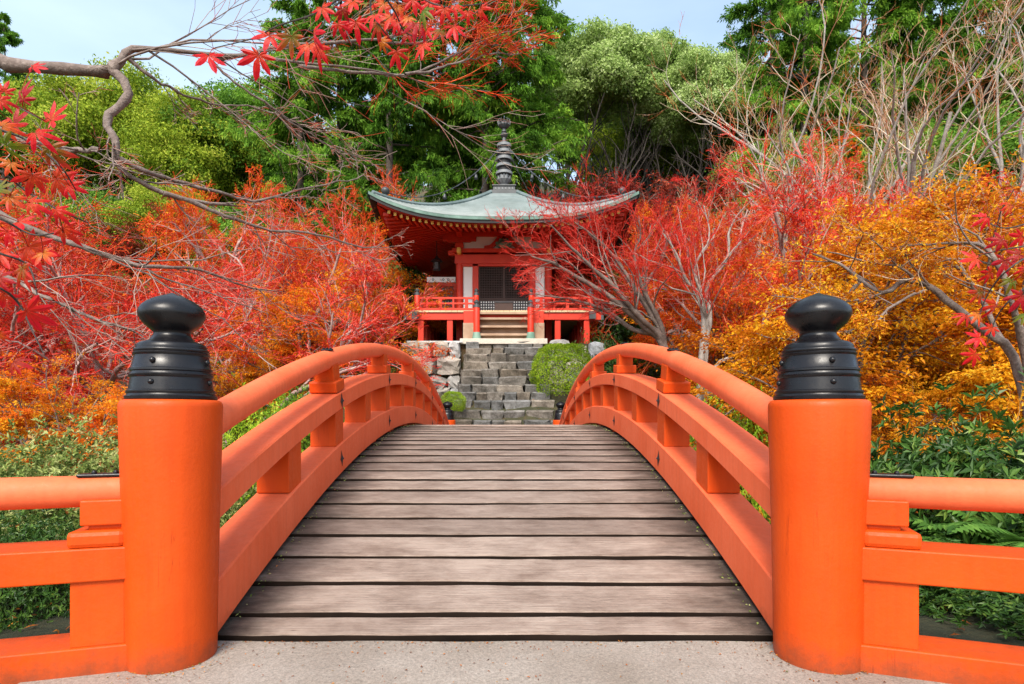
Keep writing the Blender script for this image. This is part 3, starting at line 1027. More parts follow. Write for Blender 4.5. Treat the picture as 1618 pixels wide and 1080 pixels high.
# edge beams of the veranda with capped ends
for yy in (-2.93, 2.93):
    hb('edge_beam', (0, yy, FL - 0.18), (6.5, 0.2, 0.25))
    for s_ in (-1, 1):
        hb('beam_cap', (s_ * 3.28, yy, FL - 0.18), (0.09, 0.22, 0.27), 'bronze', bev=0.004)
for xx in (-2.93, 2.93):
    hb('edge_beam', (xx, 0, FL - 0.17), (0.2, 6.3, 0.24))
    hb('beam_cap', (xx, -3.17, FL - 0.17), (0.22, 0.08, 0.26), 'bronze', bev=0.004)
# floor boards, run front to back, their sawn ends showing
nb = 32
for q in range(nb):
    wd = 2 * VH / nb
    xq = -VH + wd * (q + 0.5)
    hb('floor_board', (xq, -2.33, FL - 0.03), (wd - 0.008, 1.5, 0.06), 'pale_wood', bev=0)
for s_ in (-1, 1):
    hb('floor_board', (s_ * 2.33, 0.75, FL - 0.03), (1.5, 4.66, 0.06), 'pale_wood', bev=0)
hb('floor_board', (0, 2.33, FL - 0.032), (3.1, 1.5, 0.06), 'pale_wood', bev=0)

# body
B = 1.59
for sx in (-1, 1):
    for sy in (-1, 1):
        MB().lathe([(0.125, FL), (0.125, 4.1)], n=20).build('column', M['red'], hall, (sx * B, sy * B, 0), smooth=True)
hb('back_wall', (0, B, 2.65), (3.0, 0.12, 2.9), 'white', bev=0)
for sx in (-1, 1):
    hb('side_wall', (sx * (B - 0.01), 0, 2.65), (0.1, 3.0, 2.9), 'white', bev=0)
    for zz in (FL + 0.12, 2.2, 3.25):
        hb('side_beam', (sx * B, 0, zz), (0.2, 3.0, 0.2))
    hb('side_post', (sx * B, 0, 2.65), (0.18, 0.18, 2.9))
    # front: inner post, plaster panel
    hb('inner_post', (sx * 1.02, -B, 2.16), (0.215, 0.16, 1.96))
    hb('plaster_panel', (sx * 1.29, -B + 0.03, 2.13), (0.32, 0.06, 1.9), 'white', bev=0)
hb('floor_beam', (0, -B, FL + 0.05), (3.0, 0.2, 0.10))
hb('lintel', (0, -B - 0.02, 3.26), (3.5, 0.22, 0.33))
hb('lintel', (0, -B - 0.05, 3.56), (3.7, 0.26, 0.14))
hb('door_head', (0, -B - 0.01, 3.06), (3.0, 0.14, 0.09))
hb('plaster_panel', (0, -B + 0.02, 3.9), (2.9, 0.06, 0.62), 'white', bev=0)
hb('wall_plate', (0, -B - 0.02, 4.19), (4.3, 0.2, 0.22))
hb('wall_plate', (0, B, 4.19), (4.3, 0.2, 0.22))
for sx in (-1, 1):
    hb('wall_plate', (sx * B, 0, 4.185), (0.19, 4.3, 0.21))
hb('ceiling_core', (0, 0, 4.25), (3.0, 3.0, 0.1), 'soffit', bev=0)

# bracket arms on the column heads (boat shaped arms with bearing blocks)
for sx in (-1, 1):
    mb = MB()
    pr = [(-0.62, 0.16), (-0.56, 0.05), (-0.36, -0.05), (0.36, -0.05), (0.56, 0.05), (0.62, 0.16)]
    V = [(x, -0.08, z) for x, z in pr] + [(x, 0.08, z) for x, z in pr]
    F = [tuple(range(5, -1, -1))[::-1], tuple(range(11, 5, -1))] + [(i, (i + 1) % 6, 6 + (i + 1) % 6, 6 + i)[::-1] for i in range(6)]
    mb.add(V, F)
    o = mb.build('bracket_arm', M['red'], hall, (sx * B, -B - 0.03, 3.92))
    for q in (-0.5, 0, 0.5):
        hb('bearing_block', (q, 0, 0.17 - 0.12), (0.2, 0.2, 0.12), 'red', o, 0.02)
    hb('capital_block', (sx * B, -B - 0.02, 3.74), (0.3, 0.3, 0.2), 'red', bev=0.03)
    hb('beam_nose', (sx * 1.86, -B - 0.02, 3.5), (0.28, 0.14, 0.2), 'red', bev=0.05)
    hb('beam_nose', (sx * B, -B - 0.28, 3.5), (0.14, 0.3, 0.2), 'yellow_end', bev=0.04)

# frog-leg strut with a carved boss in the middle of the front
pr = [(-0.72, 0.0), (-0.70, 0.10), (-0.50, 0.14), (-0.36, 0.26), (-0.24, 0.42), (0.0, 0.47), (0.24, 0.42), (0.36, 0.26), (0.50, 0.14), (0.70, 0.10), (0.72, 0.0),
      (0.44, 0.02), (0.30, 0.12), (0.18, 0.28), (0, 0.32), (-0.18, 0.28), (-0.30, 0.12), (-0.44, 0.02)]
n_ = len(pr)
V = [(x, -0.05, z) for x, z in pr] + [(x, 0.05, z) for x, z in pr]
F = [(i, (i + 1) % n_, n_ + (i + 1) % n_, n_ + i) for i in range(n_)]
for i in range(5):
    a, b, c_, d_ = i, i + 1, n_ - 1 - i - 1, n_ - 1 - i
    F += [(a, b, c_, d_), (n_ + d_, n_ + c_, n_ + b, n_ + a)]
    a, b, c_, d_ = 10 - i, 9 - i, 11 + i + 1, 11 + i
    F += [(d_, c_, b, a), (n_ + a, n_ + b, n_ + c_, n_ + d_)]
frog = MB().add(V, F).build('frog_leg_strut', M['red'], hall, (0, -B - 0.06, 3.63))
mb = MB()
for q in range(9):
    a = math.pi * q / 8
    r = 0.2 + 0.05 * (q % 2)
    mb.lathe([(0.02, -0.05), (0.085, -0.02), (0.07, 0.04), (0.01, 0.06)], (r * math.cos(a), -0.06, 0.10 + 0.9 * r * math.sin(a)), 8)
mb.lathe([(0.05, -0.12), (0.2, -0.08), (0.22, 0.04), (0.12, 0.14), (0.02, 0.17)], (0, -0.03, 0.12), 12)
mb.build('carved_boss', M['verdigris'], frog, smooth=True)

# doors: two leaves of fine lattice
for sx in (-1, 1):
    x0 = sx * 0.455
    o = hb('door', (x0, -B + 0.035, 2.115), (0.91, 0.03, 1.87), 'dark', bev=0)
    mb = MB()
    for e in (-0.43, 0.43):
        mb.box((e, -0.03, 0), (0.05, 0.05, 1.86))
    for e in (-0.92, -0.30, -0.24, 0.92):
        mb.box((0, -0.028, e), (0.82, 0.045, 0.05))
    mb.build('door_frame', M['door_wood'], o)
    mb = MB()
    for q in range(13):
        mb.box((-0.40 + 0.8 * (q + 0.5) / 13, -0.024, 0.34), (0.017, 0.018, 1.12))
    for q in range(18):
        mb.box((0, -0.030, -0.2 + 1.1 * (q + 0.5) / 18), (0.8, 0.016, 0.017))
    mb.build('lattice', M['door_wood'], o)
    hb('paper_panel', (0, -0.018, -0.61), (0.80, 0.008, 0.6), 'white', o, 0)
    mb = MB()
    for q in range(10):
        mb.box((-0.40 + 0.8 * q / 9, -0.030, -0.61), (0.042, 0.016, 0.6))
    for q in range(7):
        mb.box((0, -0.036, -0.9 + 0.58 * q / 6), (0.8, 0.014, 0.042))
    mb.build('lower_lattice', M['dark_iron'], o)


# rafters, soffit and roof
A = 4.17


def upt(s_):
    return 0.76 * (np.abs(s_) / A) ** 2.9


def eave_z(s_, w):
    """underside height at distance w from the centre, side position s_"""
    f = np.clip((w - 1.6) / (A - 1.6), 0, 1.1)
    return 4.30 - 0.66 * f + upt(s_) * f ** 1.3


ru = MB().box((0, 0, 0), (0.085, 1, 0.10))
rafter_me = ru.mesh('rafter', [M['red'], M['yellow_end']])
for p_ in rafter_me.polygons:
    if p_.normal.y < -0.9:
        p_.material_index = 1
ROTS = (0, math.pi / 2, -math.pi / 2, math.pi)
for side, rz in enumerate(ROTS):
    for q in range(40):
        s_ = -3.85 + 7.7 * q / 39
        w0 = max(1.62, abs(s_) - 0.05)
        w1 = 3.88
        if w1 - w0 < 0.12:
            continue
        z0, z1 = float(eave_z(s_, w0)), float(eave_z(s_, w1))
        a = Vector((s_, -w0, z0)); b = Vector((s_, -w1, z1))
        mid = (a + b) / 2
        ln = (b - a).length
        pitch = math.atan2(-(z1 - z0), (w1 - w0))
        e = Euler((0, 0, rz))
        m4 = Matrix.Rotation(rz, 4, 'Z') @ Matrix.Translation(mid) @ Matrix.Rotation(pitch, 4, 'X') @ Matrix.Diagonal((1, ln, 1, 1))
        o = put('rafter', rafter_me, hall)
        o.matrix_local = m4
        if side == 3: break


def roof_sheet(name, rows, mat, smooth, thick=None):
    """rows: list of (w, zfun) from outside in; four sides"""
    V, F = [], []
    n = 33
    for rz in ROTS:
        c_, s__ = math.cos(rz), math.sin(rz)
        base = len(V)
        for (w, zf) in rows:
            for u in np.linspace(-1, 1, n):
                s_ = u * w
                x, y_ = s_, -w - 0.05 * abs(u) ** 6 * (w / A)
                V.append((x * c_ - y_ * s__, x * s__ + y_ * c_, float(zf(s_, w))))
        for i in range(len(rows) - 1):
            for j in range(n - 1):
                F.append((base + i * n + j, base + i * n + j + 1, base + (i + 1) * n + j + 1, base + (i + 1) * n + j))
    return MB().add(V, F).build(name, mat, hall, smooth=smooth)


roof_sheet('soffit', [(w, lambda s_, w: eave_z(s_, w) + 0.06) for w in np.linspace(3.98, 1.55, 7)], M['soffit'], True)
roof_sheet('eave_board', [(3.98, lambda s_, w: eave_z(s_, w) + 0.055), (4.0, lambda s_, w: eave_z(s_, w) + 0.16), (4.02, lambda s_, w: eave_z(s_, w) + 0.17)], M['red'], False)
EB = lambda s_: 3.71 + upt(s_)
roof_sheet('eave_underside', [(A, lambda s_, w: EB(s_) + 0.0), (3.96, lambda s_, w: eave_z(s_, 3.96) + 0.15)], M['eave_black'], False)
roof_sheet('eave_band', [(A, lambda s_, w: EB(s_)), (A + 0.01, lambda s_, w: EB(s_) + 0.09)], M['eave_black'], False)
roof_sheet('eave_rim', [(A + 0.03, lambda s_, w: EB(s_) + 0.085), (A + 0.045, lambda s_, w: EB(s_) + 0.10), (A + 0.045, lambda s_, w: EB(s_) + 0.19), (A + 0.0, lambda s_, w: EB(s_) + 0.205)], M['eave_green'], False)


def roof_z(s_, w):
    f = (A - w) / (A - 0.5)
    return 3.89 + 2.18 * (0.56 * f + 0.44 * f * f) + upt(s_ * A / max(w, 0.01)) * (1 - f) ** 2.2


rows = []
NR = 30
for i in range(NR):
    w0 = A + 0.02 - (A - 0.48) * i / NR
    w1 = A + 0.02 - (A - 0.48) * (i + 1) / NR
    rows.append((w0, lambda s_, w: roof_z(s_, w) + 0.032))
    rows.append((w1 + 0.004, lambda s_, w: roof_z(s_, w) + 0.014))
roof = roof_sheet('roof', rows, M['roof'], False)
# hip ridges with a ball near each lower end
for q in range(4):
    a = math.pi / 4 + q * math.pi / 2
    pts, rr = [], []
    for w in np.linspace(A - 0.05, 0.5, 24):
        pts.append((math.cos(a) * w * 1.4142, math.sin(a) * w * 1.4142, roof_z(w, w) + 0.05))
    mb = MB()
    mb.tube(pts, 0.075, 8)
    hp = mb.build('hip_ridge', M['roof'], hall, smooth=True)
    w = 3.78
    MB().lathe([(0.05, 0), (0.055, 0.05), (0.10, 0.08), (0.135, 0.15), (0.13, 0.2), (0.09, 0.26), (0.03, 0.29), (0.005, 0.31)], n=16).build('ridge_ball', M['bronze'], hp, (math.cos(a) * w * 1.4142, math.sin(a) * w * 1.4142, roof_z(w, w) + 0.08), smooth=True)

# spire
sp = put('spire', MB().box((0, 0, 6.10), (1.06, 1.06, 0.2)).box((0, 0, 6.29), (0.84, 0.84, 0.22)).box((0, 0, 6.405), (0.92, 0.92, 0.05)).mesh('spire', M['bronze']), hall)
bevel(sp, 0.012)
mb = MB()
for fx in np.linspace(-0.32, 0.32, 6):
    mb.box((fx, -0.424, 6.29), (0.04, 0.012, 0.06)).box((fx + 0.02, -0.425, 6.26), (0.05, 0.01, 0.014)).box((fx, -0.425, 6.325), (0.055, 0.01, 0.012))
mb.build('inscription', M['bronze_ring'], sp)
MB().lathe([(0.30, 6.43), (0.29, 6.5), (0.22, 6.56), (0.12, 6.58), (0.11, 7.0), (0.10, 8.2), (0.085, 8.3), (0.075, 8.4), (0.12, 8.44), (0.145, 8.5), (0.12, 8.56), (0.075, 8.6), (0.10, 8.63), (0.10, 8.66), (0.07, 8.7), (0.07, 8.76)], n=24).build('shaft', M['bronze'], sp, smooth=True)
for q in range(10):
    a = q * 2 * math.pi / 10
    for (r0, r1, z0, z1, off) in ((0.12, 0.30, 6.56, 6.90, 0), (0.12, 0.25, 6.72, 6.95, math.pi / 10)):
        aa = a + off
        dd = np.array([math.cos(aa), math.sin(aa), 0]); tt = np.array([-math.sin(aa), math.cos(aa), 0])
        V = [dd * r0 + tt * 0.05 + np.array([0, 0, z0]), dd * r0 - tt * 0.05 + np.array([0, 0, z0]), dd * (r1 * 0.86) - tt * 0.085 + np.array([0, 0, z0 + (z1 - z0) * 0.6]),
             dd * r1 + np.array([0, 0, z1]), dd * (r1 * 0.86) + tt * 0.085 + np.array([0, 0, z0 + (z1 - z0) * 0.6]), dd * (r1 * 0.95) + np.array([0, 0, z0 + (z1 - z0) * 0.55])]
        MB().add(V, [(0, 1, 5), (1, 2, 5), (2, 3, 5), (3, 4, 5), (4, 0, 5)]).build('petal', M['bronze_ring'], sp)
MB().lathe([(0.25, 6.93), (0.225, 8.05), (0.15, 8.2)], n=24).build('drum', M['spire_core'], sp, smooth=True)
for q, zz in enumerate((7.01, 7.29, 7.57, 7.84, 8.09)):
    r = 0.325 - 0.013 * q
    MB().lathe([(0.09, -0.05), (r - 0.02, -0.055), (r, -0.05), (r, 0.05), (r - 0.02, 0.062), (0.12, 0.065), (0.09, 0.05)], n=28).build('ring', M['bronze_ring'], sp, (0, 0, zz))
fl = MB().lathe([(0.06, 8.74), (0.16, 8.80), (0.21, 8.87), (0.20, 8.93), (0.13, 9.0), (0.05, 9.06), (0.005, 9.12)], n=20).build('flaming_jewel', M['bronze'], sp, smooth=True)
mb = MB()
for q in range(12):
    a = q * 2 * math.pi / 12
    p0 = np.array([math.cos(a) * 0.2, math.sin(a) * 0.2, 8.88])
    p1 = np.array([math.cos(a) * 0.25, math.sin(a) * 0.25, 9.02]); p2 = np.array([math.cos(a) * 0.19, math.sin(a) * 0.19, 9.13])
    mb.tube([p0, p1, p2], [0.03, 0.022, 0.004], 5)
mb.build('flame', M['bronze'], fl)

bell_me = MB().lathe([(0.008, 0.2), (0.012, 0.17), (0.035, 0.16), (0.05, 0.12), (0.058, 0.06), (0.075, 0.0), (0.06, 0.0)][::-1], n=12).mesh('bell', M['bronze'], True)
for q in range(4):
    a = math.pi / 4 + q * math.pi / 2
    w = 3.78
    p0 = np.array([0.12 * math.cos(a), 0.12 * math.sin(a), 8.12])
    p1 = np.array([math.cos(a) * w * 1.4142, math.sin(a) * w * 1.4142, roof_z(w, w) + 0.22])
    t = np.linspace(0, 1, 40)
    pts = p0 + (p1 - p0) * t[:, None]
    pts[:, 2] -= 0.85 * 4 * t * (1 - t)
    mb = MB()
    mb.tube(pts, 0.014, 4)
    for i in range(0, 39):
        mid = (pts[i] + pts[i + 1]) / 2
        mb.beam(pts[i] * 0.85 + pts[i + 1] * 0.15, pts[i] * 0.15 + pts[i + 1] * 0.85, 0.045 if i % 2 else 0.016, 0.016 if i % 2 else 0.045)
    cn = mb.build('chain', M['bronze'], sp)
    for tt in (0.28, 0.55, 0.8):
        p = pts[int(tt * 39)]
        put('bell', bell_me, sp, (p[0], p[1], p[2] - 0.24))

# veranda rail
for sx in (-1, 1):
    for (xx, yy, r) in ((2.9, -2.9, 0.10), (0.92, -2.9, 0.085), (2.9, 2.9, 0.10)):
        nm = MB().lathe([(r, FL), (r, FL + 0.53), (r * 0.9, FL + 0.545)], n=16).build('rail_post', M['red'], hall, (sx * xx, yy, 0), smooth=True)
        MB().lathe([(r * 1.04, 0), (r * 1.0, 0.08), (r * 0.6, 0.1), (r * 0.55, 0.12), (r * 0.85, 0.15), (r * 0.85, 0.18), (r * 0.4, 0.22), (0.005, 0.25)], n=16).build('finial', M['bronze'], nm, (0, 0, FL + 0.53), smooth=True)
    for zz, hh in ((0.07, 0.07), (0.26, 0.055), (0.44, 0.065)):
        hb('rail', (sx * (2.82 + 0.99) / 2, -2.9, FL + zz), (1.84, 0.07, hh), bev=0.004)
        hb('rail', (sx * 2.9, 0, FL + zz), (0.07, 5.66, hh), bev=0.004)
    for q in range(4):
        hb('baluster', (sx * (1.25 + 0.44 * q), -2.9, FL + 0.25), (0.06 if q % 2 else 0.11, 0.065, 0.34), bev=0.003)
    for q in range(9):
        hb('baluster', (sx * 2.9, -2.3 + 0.58 * q, FL + 0.25), (0.065, 0.08, 0.34), bev=0.003)

# wooden steps up to the veranda
for q in range(4):
    zt = 0.30 + 0.29 * q if q < 3 else 1.10
    hb('stair_tread', (0, -3.74 + 0.22 * q, zt - 0.035), (1.66, 0.30, 0.07), 'stair_wood', bev=0.006)
    hb('stair_riser', (0, -3.66 + 0.22 * q, zt - 0.19), (1.64, 0.03, 0.24), 'stair_wood' if q < 3 else 'red', bev=0)
for sx in (-1, 1):
    mb = MB()
    V = [(-0.03, -3.86, 0.08), (-0.03, -3.0, 0.08), (-0.03, -3.0, 1.12), (-0.03, -3.12, 1.12), (-0.03, -3.86, 0.42)]
    V2 = [(0.03, b, c) for (a, b, c) in V]
    mb.add(V + V2, [(4, 3, 2, 1, 0), (5, 6, 7, 8, 9)] + [(i, (i + 1) % 5, 5 + (i + 1) % 5, 5 + i) for i in range(5)])
    mb.build('stringer', M['red'], hall, (sx * 0.87, 0, 0))
    bxs = hb('side_block', (sx * 1.12, -3.35, 0.36), (0.38, 0.62, 0.62), 'stair_wood', bev=0.01)
    hb('side_panel', (sx * 1.12, -3.3, 0.87), (0.36, 0.5, 0.42), 'red', bev=0.01)
    nm = MB().lathe([(0.105, 0.06), (0.105, 1.12), (0.095, 1.14)], n=18).build('newel_post', M['red'], hall, (sx * 0.86, -3.88, 0), smooth=True)
    MB().lathe([(0.115, 0), (0.11, 0.08), (0.07, 0.1), (0.065, 0.12), (0.095, 0.15), (0.095, 0.18), (0.05, 0.23), (0.005, 0.27)], n=18).build('finial', M['bronze'], nm, (0, 0, 1.12), smooth=True)
    MB().lathe([(0.15, 0.0), (0.14, 0.12), (0.125, 0.2), (0.118, 0.27), (0.112, 0.28)], n=18).build('metal_shoe', M['verdigris'], nm, (0, 0, 0.05), smooth=True)
    mb = MB()
    mb.beam((sx * 0.86, -3.85, 1.0), (sx * 0.9, -2.95, FL + 0.44), 0.07, 0.08)
    mb.build('stair_rail', M['red'], hall)

# things on the veranda
ob = thing('offering_box', 'small dark wooden offering box before the lattice doors', 'box', (HX, HY - 2.55, HZ + FL))
bevel(put('case', MB().box((0, 0, 0.17), (0.62, 0.36, 0.34)).mesh('case', M['door_wood']), ob), 0.008)
mb = MB()
for q in range(7):
    mb.box((-0.27 + 0.09 * q, 0, 0.365), (0.035, 0.34, 0.03))
mb.build('slat_grate', M['door_wood'], ob)
hbx = MB().box((0, -0.185, 0.345), (0.68, 0.03, 0.05)).box((0, 0.185, 0.345), (0.68, 0.03, 0.05)).build('rim', M['dark_iron'], ob)

rk = thing('votive_rack', 'red framed rack with black lattice and white sign on the left veranda', 'rack', (HX - 2.32, HY - 0.9, HZ + FL))
for sx in (-1, 1):
    put('post', MB().box((0, 0, 0.66), (0.1, 0.1, 1.32)).mesh('post', M['red']), rk, (sx * 0.5, 0, 0))
put('top_bar', MB().box((0, 0, 1.33), (1.36, 0.14, 0.11)).mesh('top_bar', M['red']), rk)
mb = MB()
for q in range(9):
    mb.box((-0.42 + 0.84 * q / 8, -0.03, 0.72), (0.05, 0.03, 1.05))
for q in range(10):
    mb.box((0, -0.035, 0.22 + q * 0.112), (0.9, 0.025, 0.045))
mb.build('lattice', M['dark_iron'], rk)
put('paper_backing', MB().box((0, 0.03, 0.72), (0.9, 0.02, 1.02)).mesh('paper_backing', M['white']), rk)
sg = put('sign_board', MB().box((0, -0.06, 1.52), (1.05, 0.04, 0.19)).mesh('sign_board', M['white']), rk)
mb = MB()
for q in (-0.3, 0.08, 0.26):
    V = [(q + 0.045 * math.cos(t), -0.083, 1.52 + 0.045 * math.sin(t)) for t in np.linspace(0, 2 * math.pi, 12, endpoint=False)]
    V2 = [(q + 0.022 * math.cos(t), -0.083, 1.52 + 0.022 * math.sin(t)) for t in np.linspace(0, 2 * math.pi, 12, endpoint=False)]
    mb.add(V + V2, [(i, (i + 1) % 12, 12 + (i + 1) % 12, 12 + i) for i in range(12)])
mb.build('sign_mark', M['dark_iron'], sg)

lt = thing('hanging_lantern', 'black bronze lantern hanging under the left eave of the hall', 'lantern', (HX - 2.45, HY - 1.25, HZ + 2.95))
MB().lathe([(0.06, 0.0), (0.16, 0.03), (0.13, 0.06), (0.13, 0.30), (0.24, 0.34), (0.15, 0.42), (0.05, 0.5), (0.03, 0.56)], n=6).build('body', M['dark_iron'], lt)
mb = MB().tube([(0, 0, 0.55), (0, 0, 1.2)], 0.018, 6)
mb.build('hook_rod', M['dark_iron'], lt)

# ------------------------------------------------------------------ vegetation generators
def unit(a):
    return a / np.maximum(np.linalg.norm(a, axis=-1, keepdims=True), 1e-9)


def tubes(P, Rd, S, g):
    """P (N,K,3) polylines, Rd (N,K) radii -> verts, quads"""
    N, K, _ = P.shape
    T = unit(np.gradient(P, axis=1))
    ref = unit(g.normal(size=(N, 1, 3)))
    a = np.cross(T, np.broadcast_to(ref, T.shape))
    bad = np.linalg.norm(a, axis=-1) < 0.05
    a[bad] += np.array([0.3, 0.5, 0.2])
    a = unit(a)
    b = np.cross(T, a)
    ang = np.arange(S) * 2 * math.pi / S
    ring = P[:, :, None, :] + Rd[:, :, None, None] * (np.cos(ang)[None, None, :, None] * a[:, :, None, :] + np.sin(ang)[None, None, :, None] * b[:, :, None, :])
    V = ring.reshape(-1, 3)
    n = np.arange(N)[:, None, None] * K * S
    k = np.arange(K - 1)[None, :, None] * S
    s = np.arange(S)[None, None, :]
    s2 = (s + 1) % S
    F = np.stack([n + k + s, n + k + s2, n + k + S + s2, n + k + S + s], -1).reshape(-1, 4)
    return V, F


class Veg:
    """gathers tubes and leaves, one mesh per name"""
    def __init__(s):
        s.V, s.F4, s.F3, s.v, s.n = [], [], [], [], 0

    def add(s, V, v, F4=None, F3=None):
        s.V.append(V)
        s.v.append(np.broadcast_to(np.asarray(v, float), (len(V),)))
        if F4 is not None: s.F4.append(F4 + s.n)
        if F3 is not None: s.F3.append(F3 + s.n)
        s.n += len(V)

    def tubes(s, P, Rd, S, g, v=None):
        V, F = tubes(P, Rd, S, g)
        N, K = P.shape[:2]
        if v is None: v = g.random(N)
        s.add(V, np.repeat(v, K * S), F4=F)

    def leaves(s, pos, d, nrm, L, W, g, v=None, fold=0.25):
        """folded diamond leaves"""
        N = len(pos)
        d = unit(d)
        side = unit(np.cross(d, nrm))
        up = np.cross(side, d)
        L = np.broadcast_to(L, (N,))[:, None]; W = np.broadcast_to(W, (N,))[:, None]
        mid = pos + d * L * 0.45
        V = np.stack([pos, mid + side * W * 0.5 + up * W * fold, pos + d * L - up * L * 0.12, mid - side * W * 0.5 + up * W * fold], 1).reshape(-1, 3)
        i = np.arange(N)[:, None] * 4
        F = np.concatenate([i + np.array([[0, 1, 2]]), i + np.array([[0, 2, 3]])], 0)
        if v is None: v = g.random(N)
        s.add(V, np.repeat(v, 4), F3=F)

    def stars(s, pos, d, nrm, L, g, v=None, n=3):
        """small palmate leaves with n narrow points"""
        N = len(pos)
        d = unit(d)
        side = unit(np.cross(d, nrm)); up = np.cross(side, d)
        L = np.broadcast_to(L, (N,))[:, None]
        vs = [pos]
        angs = np.linspace(-1.25, 1.25, n) if n < 5 else np.linspace(-1.9, 1.9, n)
        for q, a in enumerate(angs):
            ln = L * (1.0 - 0.16 * abs(a))
            dr = d * math.cos(a) + side * math.sin(a)
            vs.append(pos + dr * ln - up * ln * 0.22)
            if q < n - 1:
                am = (a + angs[q + 1]) / 2
                vs.append(pos + (d * math.cos(am) + side * math.sin(am)) * L * 0.36 + up * L * 0.03)
        V = np.stack(vs, 1).reshape(-1, 3)
        m = 2 * n
        i = np.arange(N)[:, None] * m
        F = np.concatenate([i + np.array([[0, q, q + 1]]) for q in range(1, m - 1)], 0)
        if v is None: v = g.random(N)
        s.add(V, np.repeat(v, m), F3=F)

    def mesh(s, name, mat, smooth=False):
        return raw_mesh(name, np.concatenate(s.V), ([np.concatenate(s.F4)] if s.F4 else []) + ([np.concatenate(s.F3)] if s.F3 else []), mat, smooth, np.concatenate(s.v))


def along(P, Rd, idx, t):
    """points, tangents, radii at parameter t on polylines idx"""
    K = P.shape[1]
    f = np.clip(t, 0, 0.9999) * (K - 1)
    i = f.astype(int)
    w = (f - i)[:, None]
    p0, p1 = P[idx, i], P[idx, i + 1]
    r = Rd[idx, i] * (1 - w[:, 0]) + Rd[idx, i + 1] * w[:, 0]
    return p0 * (1 - w) + p1 * w, unit(p1 - p0), r


def branch(P, Rd, n, K, g, trange=(0.25, 1.0), ratio=0.55, ang=(0.5, 1.0), flat=1.0, up=0.0, wob=0.25, curl=0.0, rfac=0.65, rtip=0.25, lmin=0.0, rmin=0.0, out=0.0, centre=None, len_abs=None, rmax=9.0):
    """n children on each polyline"""
    N = len(P)
    idx = np.repeat(np.arange(N), n)
    m = len(idx)
    t = trange[0] + (trange[1] - trange[0]) * ((np.tile(np.arange(n), N) + g.random(m)) / n)
    p, T, r = along(P, Rd, idx, t)
    Lp = np.linalg.norm(np.diff(P, axis=1), axis=2).sum(1)[idx]
    rv = unit(g.normal(size=(m, 3)))
    perp = unit(np.cross(T, rv))
    a = g.uniform(ang[0], ang[1], m)[:, None]
    d = np.cos(a) * T + np.sin(a) * perp
    d[:, 2] = d[:, 2] * flat + up
    if out and centre is not None:
        o = p - centre
        o[:, 2] *= 0.2
        d = d + out * unit(o)
    d = unit(d)
    L = Lp * ratio * (1.15 - 0.6 * t) * g.uniform(0.65, 1.3, m) if len_abs is None else len_abs * g.uniform(0.6, 1.35, m)
    L = np.maximum(L, lmin)
    step = (L / (K - 1))[:, None]
    Q = np.zeros((m, K, 3))
    Q[:, 0] = p
    for k in range(1, K):
        d = d + g.normal(size=(m, 3)) * wob
        d[:, 2] += curl
        d = unit(d)
        Q[:, k] = Q[:, k - 1] + d * step
    r0 = np.clip(r * rfac, rmin, max(rmax, rmin))
    q = np.linspace(0, 1, K)[None, :]
    Rq = r0[:, None] * (1 - (1 - rtip) * q)
    return Q, np.maximum(Rq, rmin * 0.6)


def spline(pts, n):
    """Catmull-Rom through pts"""
    p = np.asarray(pts, float)
    p = np.concatenate([[2 * p[0] - p[1]], p, [2 * p[-1] - p[-2]]])
    out = []
    m = len(p) - 3
    for u in np.linspace(0, m - 1e-6, n):
        i = int(u); t = u - i
        a, b, c, d = p[i], p[i + 1], p[i + 2], p[i + 3]
        out.append(0.5 * (2 * b + (c - a) * t + (2 * a - 5 * b + 4 * c - d) * t * t + (3 * b - a - 3 * c + d) * t ** 3))
    return np.array(out)


def stems(g, n, H, spread, K=9, r0=0.1, lean=0.0, wob=0.12, base=0.15):
    """n stems leaving the ground together"""
    a = g.random() * 6.28 + np.arange(n) * 2 * math.pi / n + g.normal(size=n) * 0.3
    d = np.stack([np.cos(a) * spread, np.sin(a) * spread, np.ones(n)], 1)
    d[:, 0] += lean
    d = unit(d)
    L = H * g.uniform(0.8, 1.15, n)
    Q = np.zeros((n, K, 3))
    Q[:, 0] = np.stack([np.cos(a), np.sin(a), np.zeros(n)], 1) * base * (0 if n == 1 else 0.5)
    Q[:, 0, 2] = -0.25
    for k in range(1, K):
        d = unit(d + g.normal(size=(n, 3)) * wob + np.array([0, 0, 0.03]))
        Q[:, k] = Q[:, k - 1] + d * (L / (K - 1))[:, None]
    Rq = r0 * (1 - 0.6 * np.linspace(0, 1, K))[None, :] * g.uniform(0.8, 1.1, n)[:, None]
    return Q, Rq


